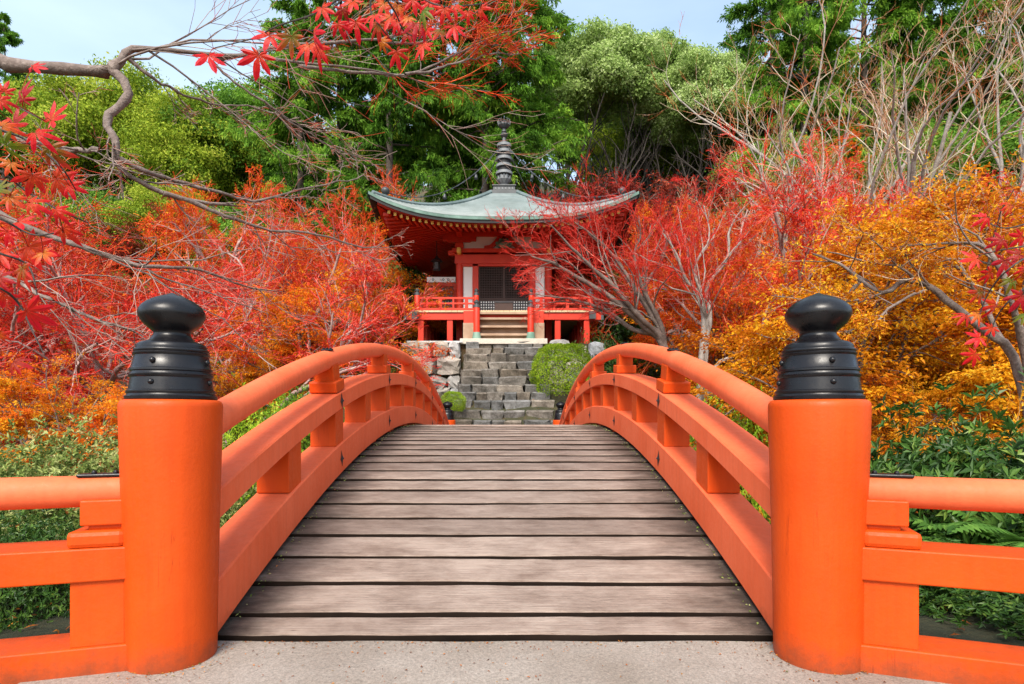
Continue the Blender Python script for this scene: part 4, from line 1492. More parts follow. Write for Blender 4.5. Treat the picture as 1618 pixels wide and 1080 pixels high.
# --- kinds of tree: each returns [(part name, mesh, default material key)]
def maple_twiggy(seed, H=5.5, n=3, dens=1.0, spread=0.55, key='twig_red', flat=0.75, leaf=9000, lkey='leaf_red'):
    g = np.random.default_rng(seed)
    P0, R0 = stems(g, n, H * 0.42, spread, 9, H * 0.018, wob=0.16)
    P1, R1 = branch(P0, R0, 5, 8, g, (0.45, 1.0), 0.95, (0.35, 0.9), flat, 0.12, 0.16, 0.01, 0.72, 0.35)
    P2, R2 = branch(P1, R1, 6, 7, g, (0.2, 1.0), 0.62, (0.4, 0.95), flat, 0.08, 0.16, 0.0, 0.60, 0.35, rmin=0.012)
    P3, R3 = branch(P2, R2, 6, 6, g, (0.15, 1.0), 0.60, (0.4, 0.95), flat, 0.03, 0.16, 0.0, 0.60, 0.4, rmin=0.009)
    a = Veg()
    a.tubes(P0, R0, 9, g); a.tubes(P1, R1, 6, g); a.tubes(P2, R2, 4, g)
    b = Veg()
    b.tubes(P3, R3, 3, g, 0.45 + 0.55 * g.random(len(P3)))
    P4, R4 = branch(P3, R3, int(6.9 * dens), 4, g, (0.1, 1.0), 0.62, (0.35, 0.9), flat, 0.04, 0.14, 0.0, 0.7, 0.5, rmin=0.0072)
    b.tubes(P4, R4, 3, g, 0.25 + 0.75 * g.random(len(P4)) ** 1.4)
    P5, R5 = branch(P4, R4, 3, 3, g, (0.1, 1.0), 0.62, (0.35, 0.85), flat, 0.03, 0.12, 0.0, 0.8, 0.5, rmin=0.0062)
    b.tubes(P5, R5, 3, g, 0.08 + 0.8 * g.random(len(P5)) ** 1.5)
    parts = [('trunk', a.mesh('trunk', M['bark_pink'], True), None), ('twigs', b.mesh('twigs', M[key]), None)]
    if leaf > 0:
        c = Veg()
        q = g.integers(0, len(P5), int(leaf))
        pos = P5[q, g.integers(0, 3, len(q))]
        d = g.normal(size=(len(q), 3)); d[:, 2] -= 0.5
        nr = g.normal(size=(len(q), 3)) * 0.5 + np.array([0, 0, 1])
        c.stars(pos + g.normal(size=pos.shape) * 0.03, d, nr, g.uniform(0.03, 0.055, len(q)), g)
        parts.append(('foliage', c.mesh('foliage', M[lkey]), None))
    return parts


def maple_leafy(seed, H=4.0, n=3, nl=26000, ls=0.055, spread=0.7, mat='leaf_orange', flat=0.55, bark='bark_grey', star=True, sf=0.40):
    g = np.random.default_rng(seed)
    P0, R0 = stems(g, n, H * sf, spread, 8, H * 0.016, wob=0.15)
    P1, R1 = branch(P0, R0, 6, 7, g, (0.35, 1.0), 0.95 * 0.40 / sf, (0.4, 1.1), flat, 0.10, 0.15, 0.0, 0.7, 0.35)
    P2, R2 = branch(P1, R1, 7, 6, g, (0.2, 1.0), 0.58, (0.4, 1.0), flat, 0.04, 0.15, -0.01, 0.62, 0.35, rmin=0.008)
    P3, R3 = branch(P2, R2, 7, 5, g, (0.2, 1.0), 0.55, (0.4, 1.0), flat * 0.7, 0.0, 0.14, -0.02, 0.62, 0.4, rmin=0.004)
    a = Veg()
    a.tubes(P0, R0, 8, g); a.tubes(P1, R1, 6, g); a.tubes(P2, R2, 4, g); a.tubes(P3, R3, 3, g)
    c = Veg()
    # leaves lie in flat sprays along the outer twigs
    q = g.integers(0, len(P3), nl)
    p, T, _ = along(P3, R3, q, g.random(nl) ** 0.7)
    off = g.normal(size=(nl, 3)) * np.array([0.11, 0.11, 0.025]) * (H / 4) ** 0.5
    d = unit(T + g.normal(size=(nl, 3)) * 0.8); d[:, 2] = d[:, 2] * 0.4 - 0.25
    nr = g.normal(size=(nl, 3)) * 0.35 + np.array([0, 0, 1])
    spv = g.random(len(P2))
    v = np.clip(0.55 * np.repeat(spv, 7)[q] + 0.45 * g.random(nl), 0, 1)
    L = g.uniform(0.7, 1.25, nl) * ls
    if star: c.stars(p + off, d, nr, L, g, v)
    else: c.leaves(p + off, d, nr, L * 1.5, L * 0.8, g, v)
    return [('trunk', a.mesh('trunk', M[bark], True), None), ('foliage', c.mesh('foliage', M[mat]), None)]


def bare_tree(seed, H=8.0, n=4, spread=0.35, key='twig_bare', bark='bark_pale'):
    g = np.random.default_rng(seed)
    P0, R0 = stems(g, n, H * 0.55, spread, 10, H * 0.0085, wob=0.10)
    P1, R1 = branch(P0, R0, 5, 9, g, (0.35, 1.0), 0.80, (0.3, 0.75), 1.0, 0.35, 0.15, 0.04, 0.70, 0.3)
    P2, R2 = branch(P1, R1, 5, 8, g, (0.2, 1.0), 0.50, (0.4, 1.0), 1.0, 0.22, 0.22, 0.05, 0.55, 0.35, rmin=0.010)
    P3, R3 = branch(P2, R2, 4, 6, g, (0.15, 1.0), 0.5, (0.4, 0.95), 1.0, 0.25, 0.19, 0.06, 0.6, 0.4, rmin=0.0065)
    P4, R4 = branch(P3, R3, 4, 4, g, (0.2, 1.0), 0.55, (0.35, 0.85), 1.0, 0.2, 0.15, 0.06, 0.7, 0.5, rmin=0.0048)
    a = Veg()
    a.tubes(P0, R0, 9, g); a.tubes(P1, R1, 6, g)
    b = Veg()
    b.tubes(P2, R2, 4, g, 0.35 + 0.55 * g.random(len(P2)))
    b.tubes(P3, R3, 3, g, 0.1 + 0.75 * g.random(len(P3)))
    b.tubes(P4, R4, 3, g, 0.5 * g.random(len(P4)))
    return [('trunk', a.mesh('trunk', M[bark], True), None), ('twigs', b.mesh('twigs', M[key], True), None)]


def conifer(seed, H=22.0, rad=3.4, lo=0.22, nbr=150, key='leaf_conifer', per=300, ls=0.30):
    g = np.random.default_rng(seed)
    K = 10
    z = np.linspace(-0.4, H, K)
    P0 = np.stack([0.08 * g.normal(size=K).cumsum(), 0.08 * g.normal(size=K).cumsum(), z], 1)[None]
    R0 = (H * 0.0145 * (1 - 0.93 * np.linspace(0, 1, K)))[None]
    hs = lo + (1 - lo) * g.random(nbr) ** 0.85
    az = np.arange(nbr) * 2.399 + g.normal(size=nbr) * 0.3
    prof = np.minimum((1.02 - hs) / (1 - lo) * 1.5, 1.0) ** 0.8 * (0.55 + 0.6 * g.random(nbr))
    L = rad * prof + 0.35
    base, _, _ = along(P0, R0, np.zeros(nbr, int), hs)
    K1 = 6
    Q = np.zeros((nbr, K1, 3)); Q[:, 0] = base
    d = np.stack([np.cos(az), np.sin(az), 0.18 + 0.25 * g.random(nbr)], 1)
    for k in range(1, K1):
        d = unit(d + g.normal(size=(nbr, 3)) * 0.08 + np.array([0, 0, -0.10]))
        Q[:, k] = Q[:, k - 1] + d * (L / (K1 - 1))[:, None]
    RQ = (0.012 * L + 0.012)[:, None] * (1 - 0.75 * np.linspace(0, 1, K1))[None]
    a = Veg(); a.tubes(P0, R0, 10, g); a.tubes(Q, RQ, 4, g)
    # side shoots carry flat drooping sprays
    P2, R2 = branch(Q, RQ, 11, 5, g, (0.3, 1.0), 0.36, (0.5, 1.0), 0.6, -0.02, 0.12, -0.10, 0.6, 0.4)
    c = Veg()
    nl = nbr * per
    q = g.integers(0, len(P2), nl)
    p, T, _ = along(P2, R2, q, g.random(nl))
    off = g.normal(size=(nl, 3)) * np.array([0.11, 0.11, 0.07])
    dd = unit(T + g.normal(size=(nl, 3)) * 0.55 + np.array([0, 0, -0.35]))
    nr = g.normal(size=(nl, 3)) * 0.45 + np.array([0, 0, 1])
    cl = g.random(len(P2))
    v = np.clip(0.6 * cl[q] + 0.4 * g.random(nl), 0, 1)
    Lf = ls * g.uniform(0.6, 1.3, nl)
    c.leaves(p + off, dd, nr, Lf, Lf * 0.30, g, v, 0.1)
    return [('trunk', a.mesh('trunk', M['bark_cedar'], True), None), ('crown', c.mesh('crown', M[key]), None)]


def broadleaf(seed, H=14.0, rad=4.0, lo=0.35, n=2, key='leaf_lime', nl=42000, ls=0.20, clumps=70, bark='bark_dark', dome=1.0):
    """trunk and limbs ending in many leaf clumps of different size"""
    g = np.random.default_rng(seed)
    P0, R0 = stems(g, n, H * 0.5, 0.16, 9, H * 0.013, wob=0.07, base=0.5)
    P1, R1 = branch(P0, R0, 7, 8, g, (0.4, 1.0), 0.8, (0.3, 0.75), 1.0, 0.35, 0.12, 0.03, 0.65, 0.3)
    P2, R2 = branch(P1, R1, 5, 6, g, (0.3, 1.0), 0.5, (0.4, 0.9), 1.0, 0.2, 0.14, 0.02, 0.6, 0.3)
    a = Veg(); a.tubes(P0, R0, 8, g); a.tubes(P1, R1, 5, g); a.tubes(P2, R2, 3, g)
    # clump centres through an uneven crown volume
    u = unit(g.normal(size=(clumps, 3)))
    u[:, 2] = np.where(u[:, 2] < -0.35, -u[:, 2], u[:, 2])
    rr = g.random(clumps) ** 0.40
    cz = H * (lo + (1 - lo) * 0.5)
    hz = H * (1 - lo) * 0.5
    cen = np.stack([u[:, 0] * rr * rad, u[:, 1] * rr * rad, cz + u[:, 2] * rr * hz * dome], 1)
    crad = rad * (0.09 + 0.24 * g.random(clumps) ** 1.5)
    q = g.choice(clumps, nl, p=crad ** 2 / (crad ** 2).sum())
    w = unit(g.normal(size=(nl, 3)))
    w[:, 2] = np.where(g.random(nl) < 0.55, np.abs(w[:, 2]), w[:, 2])
    rad_l = crad[q] * (0.55 + 0.5 * g.random(nl) ** 0.5)
    pos = cen[q] + w * rad_l[:, None] * np.array([1.25, 1.25, 0.7]) + g.normal(size=(nl, 3)) * (0.16 * rad / 4)
    nr = w + g.normal(size=(nl, 3)) * 0.55
    d = np.cross(nr, g.normal(size=(nl, 3))); d[:, 2] -= 0.25
    cv = g.random(clumps)
    v = np.clip(0.45 * cv[q] + 0.55 * g.random(nl), 0, 1)
    Lf = ls * g.uniform(0.6, 1.35, nl)
    c = Veg(); c.leaves(pos, d, nr, Lf, Lf * 0.6, g, v, 0.15)
    return [('trunk', a.mesh('trunk', M[bark], True), None), ('crown', c.mesh('crown', M[key]), None)]


def shrub(seed, rx=1.0, ry=1.0, rz=0.8, nl=14000, ls=0.05, key='leaf_azalea', wid=0.5, rough=0.18, clumps=60, tight=0.0, whorl=0, bark='bark_dark', floor=-0.15):
    """bush of leaves over a twiggy frame; tight=1 gives a clipped dome"""
    g = np.random.default_rng(seed)
    P0, R0 = stems(g, 5, rz * 0.6, 0.9, 6, 0.02, wob=0.2, base=0.3)
    P0 = P0 * np.array([rx, ry, 1])
    P1, R1 = branch(P0, R0, 7, 5, g, (0.2, 1.0), 0.8, (0.4, 0.9), 1.0, 0.2, 0.2, 0.0, 0.6, 0.4)
    P2, R2 = branch(P1, R1, 6, 4, g, (0.2, 1.0), 0.6, (0.4, 0.9), 1.0, 0.15, 0.2, 0.0, 0.6, 0.4, rmin=0.003)
    a = Veg(); k_ = 0.7 if tight else 1.0
    P0, P1, P2 = P0 * k_, P1 * k_, P2 * k_
    a.tubes(P0, R0, 6, g); a.tubes(P1, R1, 4, g); a.tubes(P2, R2, 3, g)
    u = unit(g.normal(size=(clumps, 3))); u[:, 2] = np.abs(u[:, 2]) if floor > -0.2 else u[:, 2]
    lump = 1 + rough * g.normal(size=clumps)
    nn = nl if not whorl else nl // whorl
    q = g.integers(0, clumps, nn)
    w = unit(u[q] + g.normal(size=(nn, 3)) * 0.34)
    low = w[:, 2] < floor
    w[low, 2] *= -1
    depth = (0.62 + 0.38 * g.random(nn) ** 0.45) if not tight else (0.86 + 0.14 * g.random(nn) ** 0.5)
    lm = lump[q] if not tight else 1 + 0.05 * np.sin(w[:, 0] * 7 + seed) + 0.045 * np.sin(w[:, 1] * 8 + w[:, 2] * 6) + 0.025 * np.sin(w[:, 0] * 17 + w[:, 2] * 15)
    pos = w * (lm * depth)[:, None] * np.array([rx, ry, rz])
    v = np.clip(0.35 * g.random(clumps)[q] + 0.65 * g.random(nn), 0, 1)
    c = Veg()
    if whorl:
        # rosettes of long leaves at shoot tips
        ax = unit(w + g.normal(size=(nn, 3)) * 0.35 + np.array([0, 0, 0.4]))
        t1 = unit(np.cross(ax, g.normal(size=(nn, 3)))); t2 = np.cross(ax, t1)
        for k in range(whorl):
            aa = 2 * math.pi * k / whorl + g.normal(size=nn) * 0.25
            d = t1 * np.cos(aa)[:, None] + t2 * np.sin(aa)[:, None] + ax * g.uniform(0.15, 0.8, nn)[:, None]
            Lf = ls * g.uniform(0.6, 1.25, nn)
            c.leaves(pos + g.normal(size=(nn, 3)) * 0.008, d, ax, Lf, Lf * wid, g, np.clip(v + g.normal(size=nn) * 0.12, 0, 1), 0.18)
    else:
        nr = w + g.normal(size=(nn, 3)) * (0.6 if not tight else 0.75)
        d = np.cross(nr, g.normal(size=(nn, 3))); d[:, 2] += 0.5
        Lf = ls * g.uniform(0.6, 1.3, nn)
        c.leaves(pos, d, nr, Lf, Lf * wid, g, v, 0.15)
    return [('stems', a.mesh('stems', M[bark], True), None), ('foliage', c.mesh('foliage', M[key]), None)]


def plant(parts, name, label, cat, loc, scale=1.0, rotz=0.0, group=None, mats=None, tilt=0.0):
    sc = (scale,) * 3 if isinstance(scale, (int, float)) else scale
    root = thing(name, label, cat, loc, group)
    root.rotation_euler = (0, tilt, rotz)
    root.scale = sc
    for pn, me_, _ in parts:
        put(pn, me_, root, mat=(M[mats[pn]] if mats and pn in mats else None))
    return root


def ground_at(px, Y):
    x = CX + (px - 799.6) * Y / FPX
    return (x, Y, float(terrain(x, Y)))

# ------------------------------------------------------------------ hillside trees
CON = [conifer(101, 22, 3.5, 0.20, 105, 'leaf_conifer', 640, 0.27), conifer(102, 23, 3.8, 0.26, 105, 'leaf_conifer', 640, 0.27)]
con_spots = [
    (480, 31, 0.98, 0, 'leaf_cypress', 'bright green conifer left of the spire, at the edge of the open sky'),
    (535, 34, 1.05, 1, None, 'dark conifer second from the open sky on the left'),
    (612, 30, 1.06, 0, None, 'tall dark conifer half way between the left sky gap and the spire'),
    (700, 34, 1.12, 1, None, 'tall dark conifer just left of the spire'),
    (768, 31, 1.02, 0, None, 'dark conifer whose bare trunk stands right behind the spire'),
    (812, 33, 1.10, 1, 'leaf_cypress', 'tall conifer right of the spire beside the open sky'),
    (1222, 40, 1.05, 1, None, 'dark conifer at the right edge of the middle sky gap'),
    (1275, 36, 1.12, 0, 'leaf_cypress', 'green conifer behind the leftmost bleached bare tree'),
    (1365, 37, 1.16, 1, 'leaf_cypress', 'green conifer behind the middle of the bleached bare trees'),
    (1460, 36, 1.10, 0, None, 'dark conifer behind the right part of the bleached bare trees'),
    (1560, 37, 1.18, 1, 'leaf_cypress', 'green conifer near the right border high on the hill'),
    (1640, 35, 1.05, 0, None, 'dark conifer cut by the right border'),
    (4, 40, 0.66, 1, None, 'dark conifer top at the left border under the sky'),
    (-50, 36, 0.60, 0, 'leaf_cypress', 'green conifer cut by the left border below the branch'),
]
for i, (px, Y, s, k, m, lab) in enumerate(con_spots):
    plant(CON[k], 'conifer', lab, 'conifer', ground_at(px, Y), (s * 0.88, s * 0.88, s * 1.03), i * 1.7, 'conifers on the hillside', {'crown': m} if m else None)

LIGHT = [broadleaf(111, 18.2, 3.1, 0.60, 4, 'leaf_light', 66000, 0.19, 170, 'bark_dark'), broadleaf(112, 18.4, 3.3, 0.58, 3, 'leaf_light', 66000, 0.19, 180, 'bark_dark')]
for i, (px, Y, s, k, lab) in enumerate([
        (900, 40, 0.90, 0, 'light green broadleaf tree next to the conifers right of the spire'),
        (965, 38, 0.94, 1, 'light green broadleaf tree with the highest crown in the middle sky gap'),
        (1045, 41, 0.92, 0, 'light green broadleaf tree in the middle of the pale grove'),
        (1110, 38, 0.84, 1, 'light green broadleaf tree at the right end of the pale grove'),
        (1010, 46, 0.86, 1, 'light green broadleaf tree standing furthest back in the pale grove')]):
    plant(LIGHT[k], 'broadleaf_tree', lab, 'tree', ground_at(px, Y), s, i * 2.1, 'light green grove behind the hall')

LIME = [broadleaf(121, 13, 4.2, 0.15, 2, 'leaf_lime', 60000, 0.19, 190), broadleaf(122, 12, 4.6, 0.12, 2, 'leaf_lime', 60000, 0.19, 200)]
for i, (px, Y, s, k, m, lab) in enumerate([
        (55, 42, 0.86, 1, 'leaf_mid', 'mid green tree low under the thick branch at far left'),
        (135, 38, 0.92, 0, None, 'yellow green tree below the thick horizontal branch'),
        (225, 40, 1.0, 1, None, 'yellow green tree behind the bend of the thick branch'),
        (310, 37, 0.90, 0, None, 'yellow green tree right of the bent branch'),
        (385, 40, 1.04, 1, 'leaf_mid', 'mid green tree next to the bright left conifer'),
        (270, 31, 0.62, 0, None, 'small yellow green tree low on the left slope'),
        (140, 30, 0.60, 1, 'leaf_mid', 'small dark green tree low on the left slope above the red maples'),
        (400, 29, 0.60, 0, 'leaf_mid', 'small dark green tree left of the hall above the red maples'),
        (880, 28, 0.50, 1, 'leaf_mid', 'small bright green tree right behind the spire'),
        (870, 60, 1.0, 0, 'leaf_mid', 'green tree far back between the conifers and the pale grove'),
        (950, 62, 1.05, 1, None, 'yellow green tree far back behind the left trunks of the pale grove'),
        (1035, 60, 1.0, 0, 'leaf_mid', 'green tree far back behind the middle trunks of the pale grove'),
        (1115, 62, 1.05, 1, None, 'yellow green tree far back behind the right trunks of the pale grove'),
        (985, 47, 0.92, 0, None, 'yellow green tree low behind the right roof corner under the pale grove'),
        (1065, 47, 0.95, 1, None, 'yellow green tree low behind the red maples under the pale grove'),
        (1145, 45, 0.95, 0, None, 'yellow green tree low behind the red maples at the right end of the grove'),
        (1195, 60, 1.0, 0, 'leaf_mid', 'green tree far back right of the pale grove'),
        (1310, 46, 1.0, 1, None, 'yellow green tree far back among the right conifers'),
        (1500, 46, 1.0, 0, None, 'yellow green tree far back near the right border'),
        (590, 46, 0.95, 1, None, 'yellow green tree far back among the left conifers'),
        (730, 45, 0.95, 0, 'leaf_mid', 'green tree far back behind the spire'),
        (1230, 32, 0.8, 0, 'leaf_mid', 'mid green tree behind the bleached trees near the middle gap'),
        (1420, 31, 0.8, 1, 'leaf_mid', 'mid green tree behind the bleached trees in the centre right'),
        (1590, 30, 0.85, 0, 'leaf_mid', 'mid green tree behind the bleached trees by the right border')]):
    plant(LIME[k], 'broadleaf_tree', lab, 'tree', ground_at(px, Y), s, i * 1.3, 'broadleaf trees on the slope', {'crown': m} if m else None)

# leafy undergrowth that covers the slope
g = np.random.default_rng(5)
c = Veg()
n = 52000
xx = g.uniform(-42, 42, n); yy = 25.5 + 38 * g.random(n) ** 1.3
hh = (0.5 + 0.5 * np.sin(xx * 0.9 + 2 * np.sin(yy * 0.4)) * np.sin(yy * 0.7 + xx * 0.3)) * 1.8 + 0.15
zz = terrain(xx, yy) + hh * g.random(n) ** 0.6
nr = g.normal(size=(n, 3)) * 0.6 + np.array([0, -0.4, 0.8])
c.leaves(np.stack([xx, yy, zz], 1), g.normal(size=(n, 3)), nr, g.uniform(0.2, 0.42, n), g.uniform(0.1, 0.22, n), g)
tag(put('undergrowth', c.mesh('undergrowth', M['leaf_mid'])), 'dense green undergrowth covering the wooded slope', 'undergrowth', kind='stuff')

# ------------------------------------------------------------------ maples of the middle ground
RED = [maple_twiggy(201, 9.3, 3, dens=0.86, leaf=9000), maple_twiggy(202, 9.0, 3, dens=0.86, spread=0.6, flat=0.7, leaf=9000), maple_twiggy(203, 10.5, 3, spread=0.5, key='twig_red2', leaf=17000, lkey='leaf_orange')]
for i, (px, Y, s, k, m, lab) in enumerate([
        (353, 13.5, 1.15, 0, None, 'crimson twigged maple whose pale trunk stands right of the left finial'),
        (165, 13.0, 1.1, 1, None, 'crimson twigged maple behind the left finial, reaching to the left border'),
        (15, 14.5, 1.2, 0, 'twig_red2', 'crimson twigged maple at the left border behind the hanging leaves'),
        (430, 17.5, 1.4, 1, None, 'crimson twigged maple left of the hall and nearest to it'),
        (265, 18.0, 1.3, 0, None, 'crimson maple further back between the left finial and the green slope'),
        (535, 22.0, 1.45, 2, None, 'scarlet and orange maple just left of the roof corner'),
        (400, 23.5, 1.85, 2, None, 'scarlet twigged maple high on the slope left of the hall'),
        (590, 27.0, 1.8, 1, 'twig_red2', 'scarlet twigged maple behind the left corner of the roof'),
        (670, 28.0, 1.6, 0, 'twig_red2', 'thin reddish maple between the left roof corner and the spire'),
        (100, 19.5, 1.35, 2, None, 'orange tinted red maple far left above the crimson ones'),
        (1150, 18.5, 1.4, 2, None, 'red and orange maple behind the pale forked trunk on the right'),
        (1085, 25.0, 1.7, 2, None, 'scarlet twigged maple behind the right corner of the roof'),
        (1250, 16.5, 1.6, 1, None, 'crimson twigged maple under the leftmost bleached tree'),
        (1375, 16.5, 1.6, 0, None, 'crimson twigged maple under the middle bleached trees'),
        (1500, 17.0, 1.45, 2, None, 'red and orange maple under the right bleached trees'),
        (1200, 15.0, 1.2, 2, None, 'red and orange maple left of the right finial'),
        (935, 29.5, 1.5, 2, None, 'scarlet maple right of the spire above the roof')]):
    plant(RED[k], 'red_maple', lab, 'maple tree', ground_at(px, Y), ((s * 0.84, s * 0.84, s * 0.88) if px < 380 else (s * 0.62, s * 0.62, s * 0.92)), i * 1.9 + 0.4, 'red twigged maples', {'twigs': m} if m else None)

ORA = [maple_leafy(211, 7.0, 3, 34000, 0.085), maple_leafy(213, 7.4, 4, 34000, 0.085, 0.7)]
for i, (px, Y, s, k, m, lab) in enumerate([
        (570, 20.5, 1.35, 0, 'leaf_amber', 'orange and yellow maple left of the veranda'),
        (480, 16.2, 1.1, 1, 'leaf_amber', 'low orange maple above the left handrail'),
        (640, 25.5, 1.5, 1, 'leaf_red', 'red leaved maple behind the left end of the veranda'),
        (535, 18.2, 0.7, 0, 'leaf_red', 'low red maple beside the stone wall left of the stairs'),
        (60, 8.8, 0.58, 0, 'leaf_amber', 'low orange maple behind the azaleas at lower left'),
        (175, 9.3, 0.62, 1, 'leaf_amber', 'low orange maple right behind the left finial'),
        (5, 12.0, 0.87, 1, 'leaf_red', 'low red maple at the left border above the azaleas'),
        (415, 14.5, 0.7, 1, 'leaf_gold', 'low yellow maple between the left finial and the handrail'),
        (1090, 27.0, 2.2, 0, None, 'orange maple on the slope right of the roof'),
        (1165, 16.5, 1.15, 1, None, 'orange maple behind the right handrail'),
        (970, 30.0, 2.5, 1, 'leaf_maroon', 'maroon maple on the slope right of the spire'),
        (905, 31.0, 2.3, 0, 'leaf_maroon', 'maroon maple under the pale green grove'),
        (1130, 30.0, 2.5, 0, 'leaf_maroon', 'maroon maple on the slope under the middle sky gap'),
        (1300, 14.0, 1.1, 0, 'leaf_red', 'crimson leaved maple behind the right finial'),
        (1430, 12.0, 1.0, 1, 'leaf_red', 'crimson leaved maple right of the right finial'),
        (1540, 12.5, 1.0, 0, None, 'orange maple behind the golden trees near the right border'),
        (1150, 15.5, 0.75, 0, 'leaf_gold', 'low golden maple behind the crest of the right handrail'),
        (1255, 11.0, 0.62, 1, None, 'low orange maple beside the right bridge post'),
        (320, 30, 1.9, 0, 'leaf_maroon', 'maroon maple on the left slope below the yellow green trees'),
        (1290, 33, 2.3, 1, None, 'orange maple behind the bleached bare trees'),
        (1405, 34, 2.3, 0, 'leaf_red', 'red maple behind the middle bleached bare trees'),
        (1545, 33, 2.2, 1, 'leaf_orange', 'orange maple behind the bleached bare trees near the right border')]):
    plant(ORA[k], 'autumn_maple', lab, 'maple tree', ground_at(px, Y), (s * 0.70, s * 0.70, s * 0.85), i * 2.3 + 0.9, 'leafy autumn maples', {'foliage': m} if m else None)

# bleached bare trees on the right
BARE = [bare_tree(221, 14.5, 3, 0.34), bare_tree(222, 14.5, 3, 0.40)]
for i, (px, Y, s, k, m, lab) in enumerate([
        (1180, 21.0, 0.95, 1, None, 'bleached bare tree leaning left at the edge of the pale grove'),
        (1290, 20.0, 1.15, 0, None, 'bleached bare tree left of centre among the bare trees'),
        (1400, 21.0, 1.25, 1, None, 'tallest bleached bare tree in the middle of the bare trees'),
        (1500, 20.0, 1.2, 0, 'twig_pale', 'bare tree with orange tinted twigs right of centre'),
        (1605, 20.0, 1.2, 1, None, 'bleached bare tree cut by the right border')]):
    plant(BARE[k], 'bare_tree', lab, 'bare tree', ground_at(px, Y), s, i * 1.1, 'bleached bare trees on the right', {'twigs': m} if m else None)

# golden leaved trees, near right
GOLD = [maple_leafy(231, 9.0, 3, 36000, 0.07, 0.55, 'leaf_gold', 0.9, 'bark_grey', False, 0.42), maple_leafy(233, 9.0, 3, 36000, 0.07, 0.6, 'leaf_gold', 0.85, 'bark_grey', False, 0.42)]
for i, (px, Y, s, k, lab) in enumerate([
        (1320, 12.0, 1.2, 0, 'golden leaved tree just above the right finial'),
        (1380, 10.8, 1.1, 1, 'golden leaved tree with twisted limbs right of the right finial'),
        (1500, 10.4, 1.1, 0, 'golden leaved tree behind the red leaves at the right'),
        (1620, 9.6, 1.08, 1, 'golden leaved tree cut by the right border'),
        (1440, 13.0, 1.35, 0, 'tall golden leaved tree behind the other golden ones'),
        (1580, 13.0, 1.4, 1, 'tall golden leaved tree behind the others at the right border'),
        (1330, 9.2, 0.48, 1, 'low golden leaved tree right beside the right finial'),
        (1455, 8.6, 0.42, 0, 'low golden leaved tree under the twisted limbs'),
        (1580, 8.0, 0.40, 1, 'low golden leaved tree under the hanging red leaves at right')]):
    plant(GOLD[k], 'golden_tree', lab, 'tree', ground_at(px, Y), (s * 0.72, s * 0.72, s * 0.79), i * 1.5, 'golden leaved trees')


# ------------------------------------------------------------------ drafted trees: limbs follow what the photo shows
def drafted(name, label, cat, base, limbs, seed, key, bark, levels, rmin=0.004, S=8, root=None):
    """limbs: list of (points, r0, r1)"""
    g = np.random.default_rng(seed)
    name_limb = 'trunk' if root is None else 'limbs'
    K = 26
    P0 = np.stack([spline(p, K) for p, _, _ in limbs])
    P0 = P0 + np.cumsum(g.normal(size=P0.shape), axis=1) * 0.0022 * np.arange(K)[None, :, None] ** 0.5
    R0 = np.stack([(np.linspace(a, b, K) if not isinstance(a, (list, tuple)) else np.interp(np.linspace(0, 1, K), np.linspace(0, 1, len(a)), a)) for _, a, b in limbs]) * (1 + 0.10 * g.normal(size=(len(limbs), K)))
    if root is None:
        root = thing(name, label, cat, base)
    off = -np.array(base)
    a = Veg(); a.tubes(P0 + off, R0, S, g)
    b = Veg()
    P, Rr = P0, R0
    for li, lv in enumerate(levels):
        lv = dict(lv); vr = lv.pop('v'); sides = lv.pop('S'); wood = lv.pop('wood', False)
        P, Rr = branch(P, Rr, g=g, rmin=rmin * (1.6 - 0.3 * min(li, 3)), **lv)
        (a if wood else b).tubes(P + off, Rr, sides, g, vr[0] + (vr[1] - vr[0]) * g.random(len(P)) ** 1.3)
    put(name_limb, a.mesh(name_limb, M[bark], True), root)
    put('twigs', b.mesh('twigs', M[key], True), root)
    return root, P, Rr


# the red maple that leans in front of the hall, right of the stairs
Y0 = 14.6
b0 = ground_at(1068, Y0)
fork = at(1050, 548, Y0)
L_ = lambda pts: [np.array(b0), fork] + [at(*p) for p in pts]
limbs = [
    (L_([(1020, 515, 14.4), (985, 480, 14.2), (950, 455, 14.0), (905, 430, 13.8), (875, 412, 13.6), (845, 400, 13.5)]), 0.13, 0.016),
    (L_([(1015, 505, 14.2), (975, 460, 14.0), (930, 420, 13.8), (895, 388, 13.5), (868, 358, 13.3)]), 0.10, 0.014),
    (L_([(1000, 520, 14.6), (960, 492, 14.7), (915, 475, 14.8), (880, 470, 14.9), (850, 464, 15.0)]), 0.08, 0.012),
    (L_([(1040, 500, 14.7), (1022, 455, 14.9), (1045, 415, 15.0), (1062, 370, 15.2), (1085, 355, 15.4)]), 0.11, 0.014),
    (L_([(1038, 500, 14.4), (1012, 450, 14.2), (1000, 400, 14.1), (1008, 375, 14.0), (1005, 345, 13.9)]), 0.085, 0.012),
    (L_([(1030, 500, 14.5), (1000, 450, 14.3), (965, 400, 14.2), (930, 368, 14.0), (905, 348, 13.8)]), 0.085, 0.012),
]
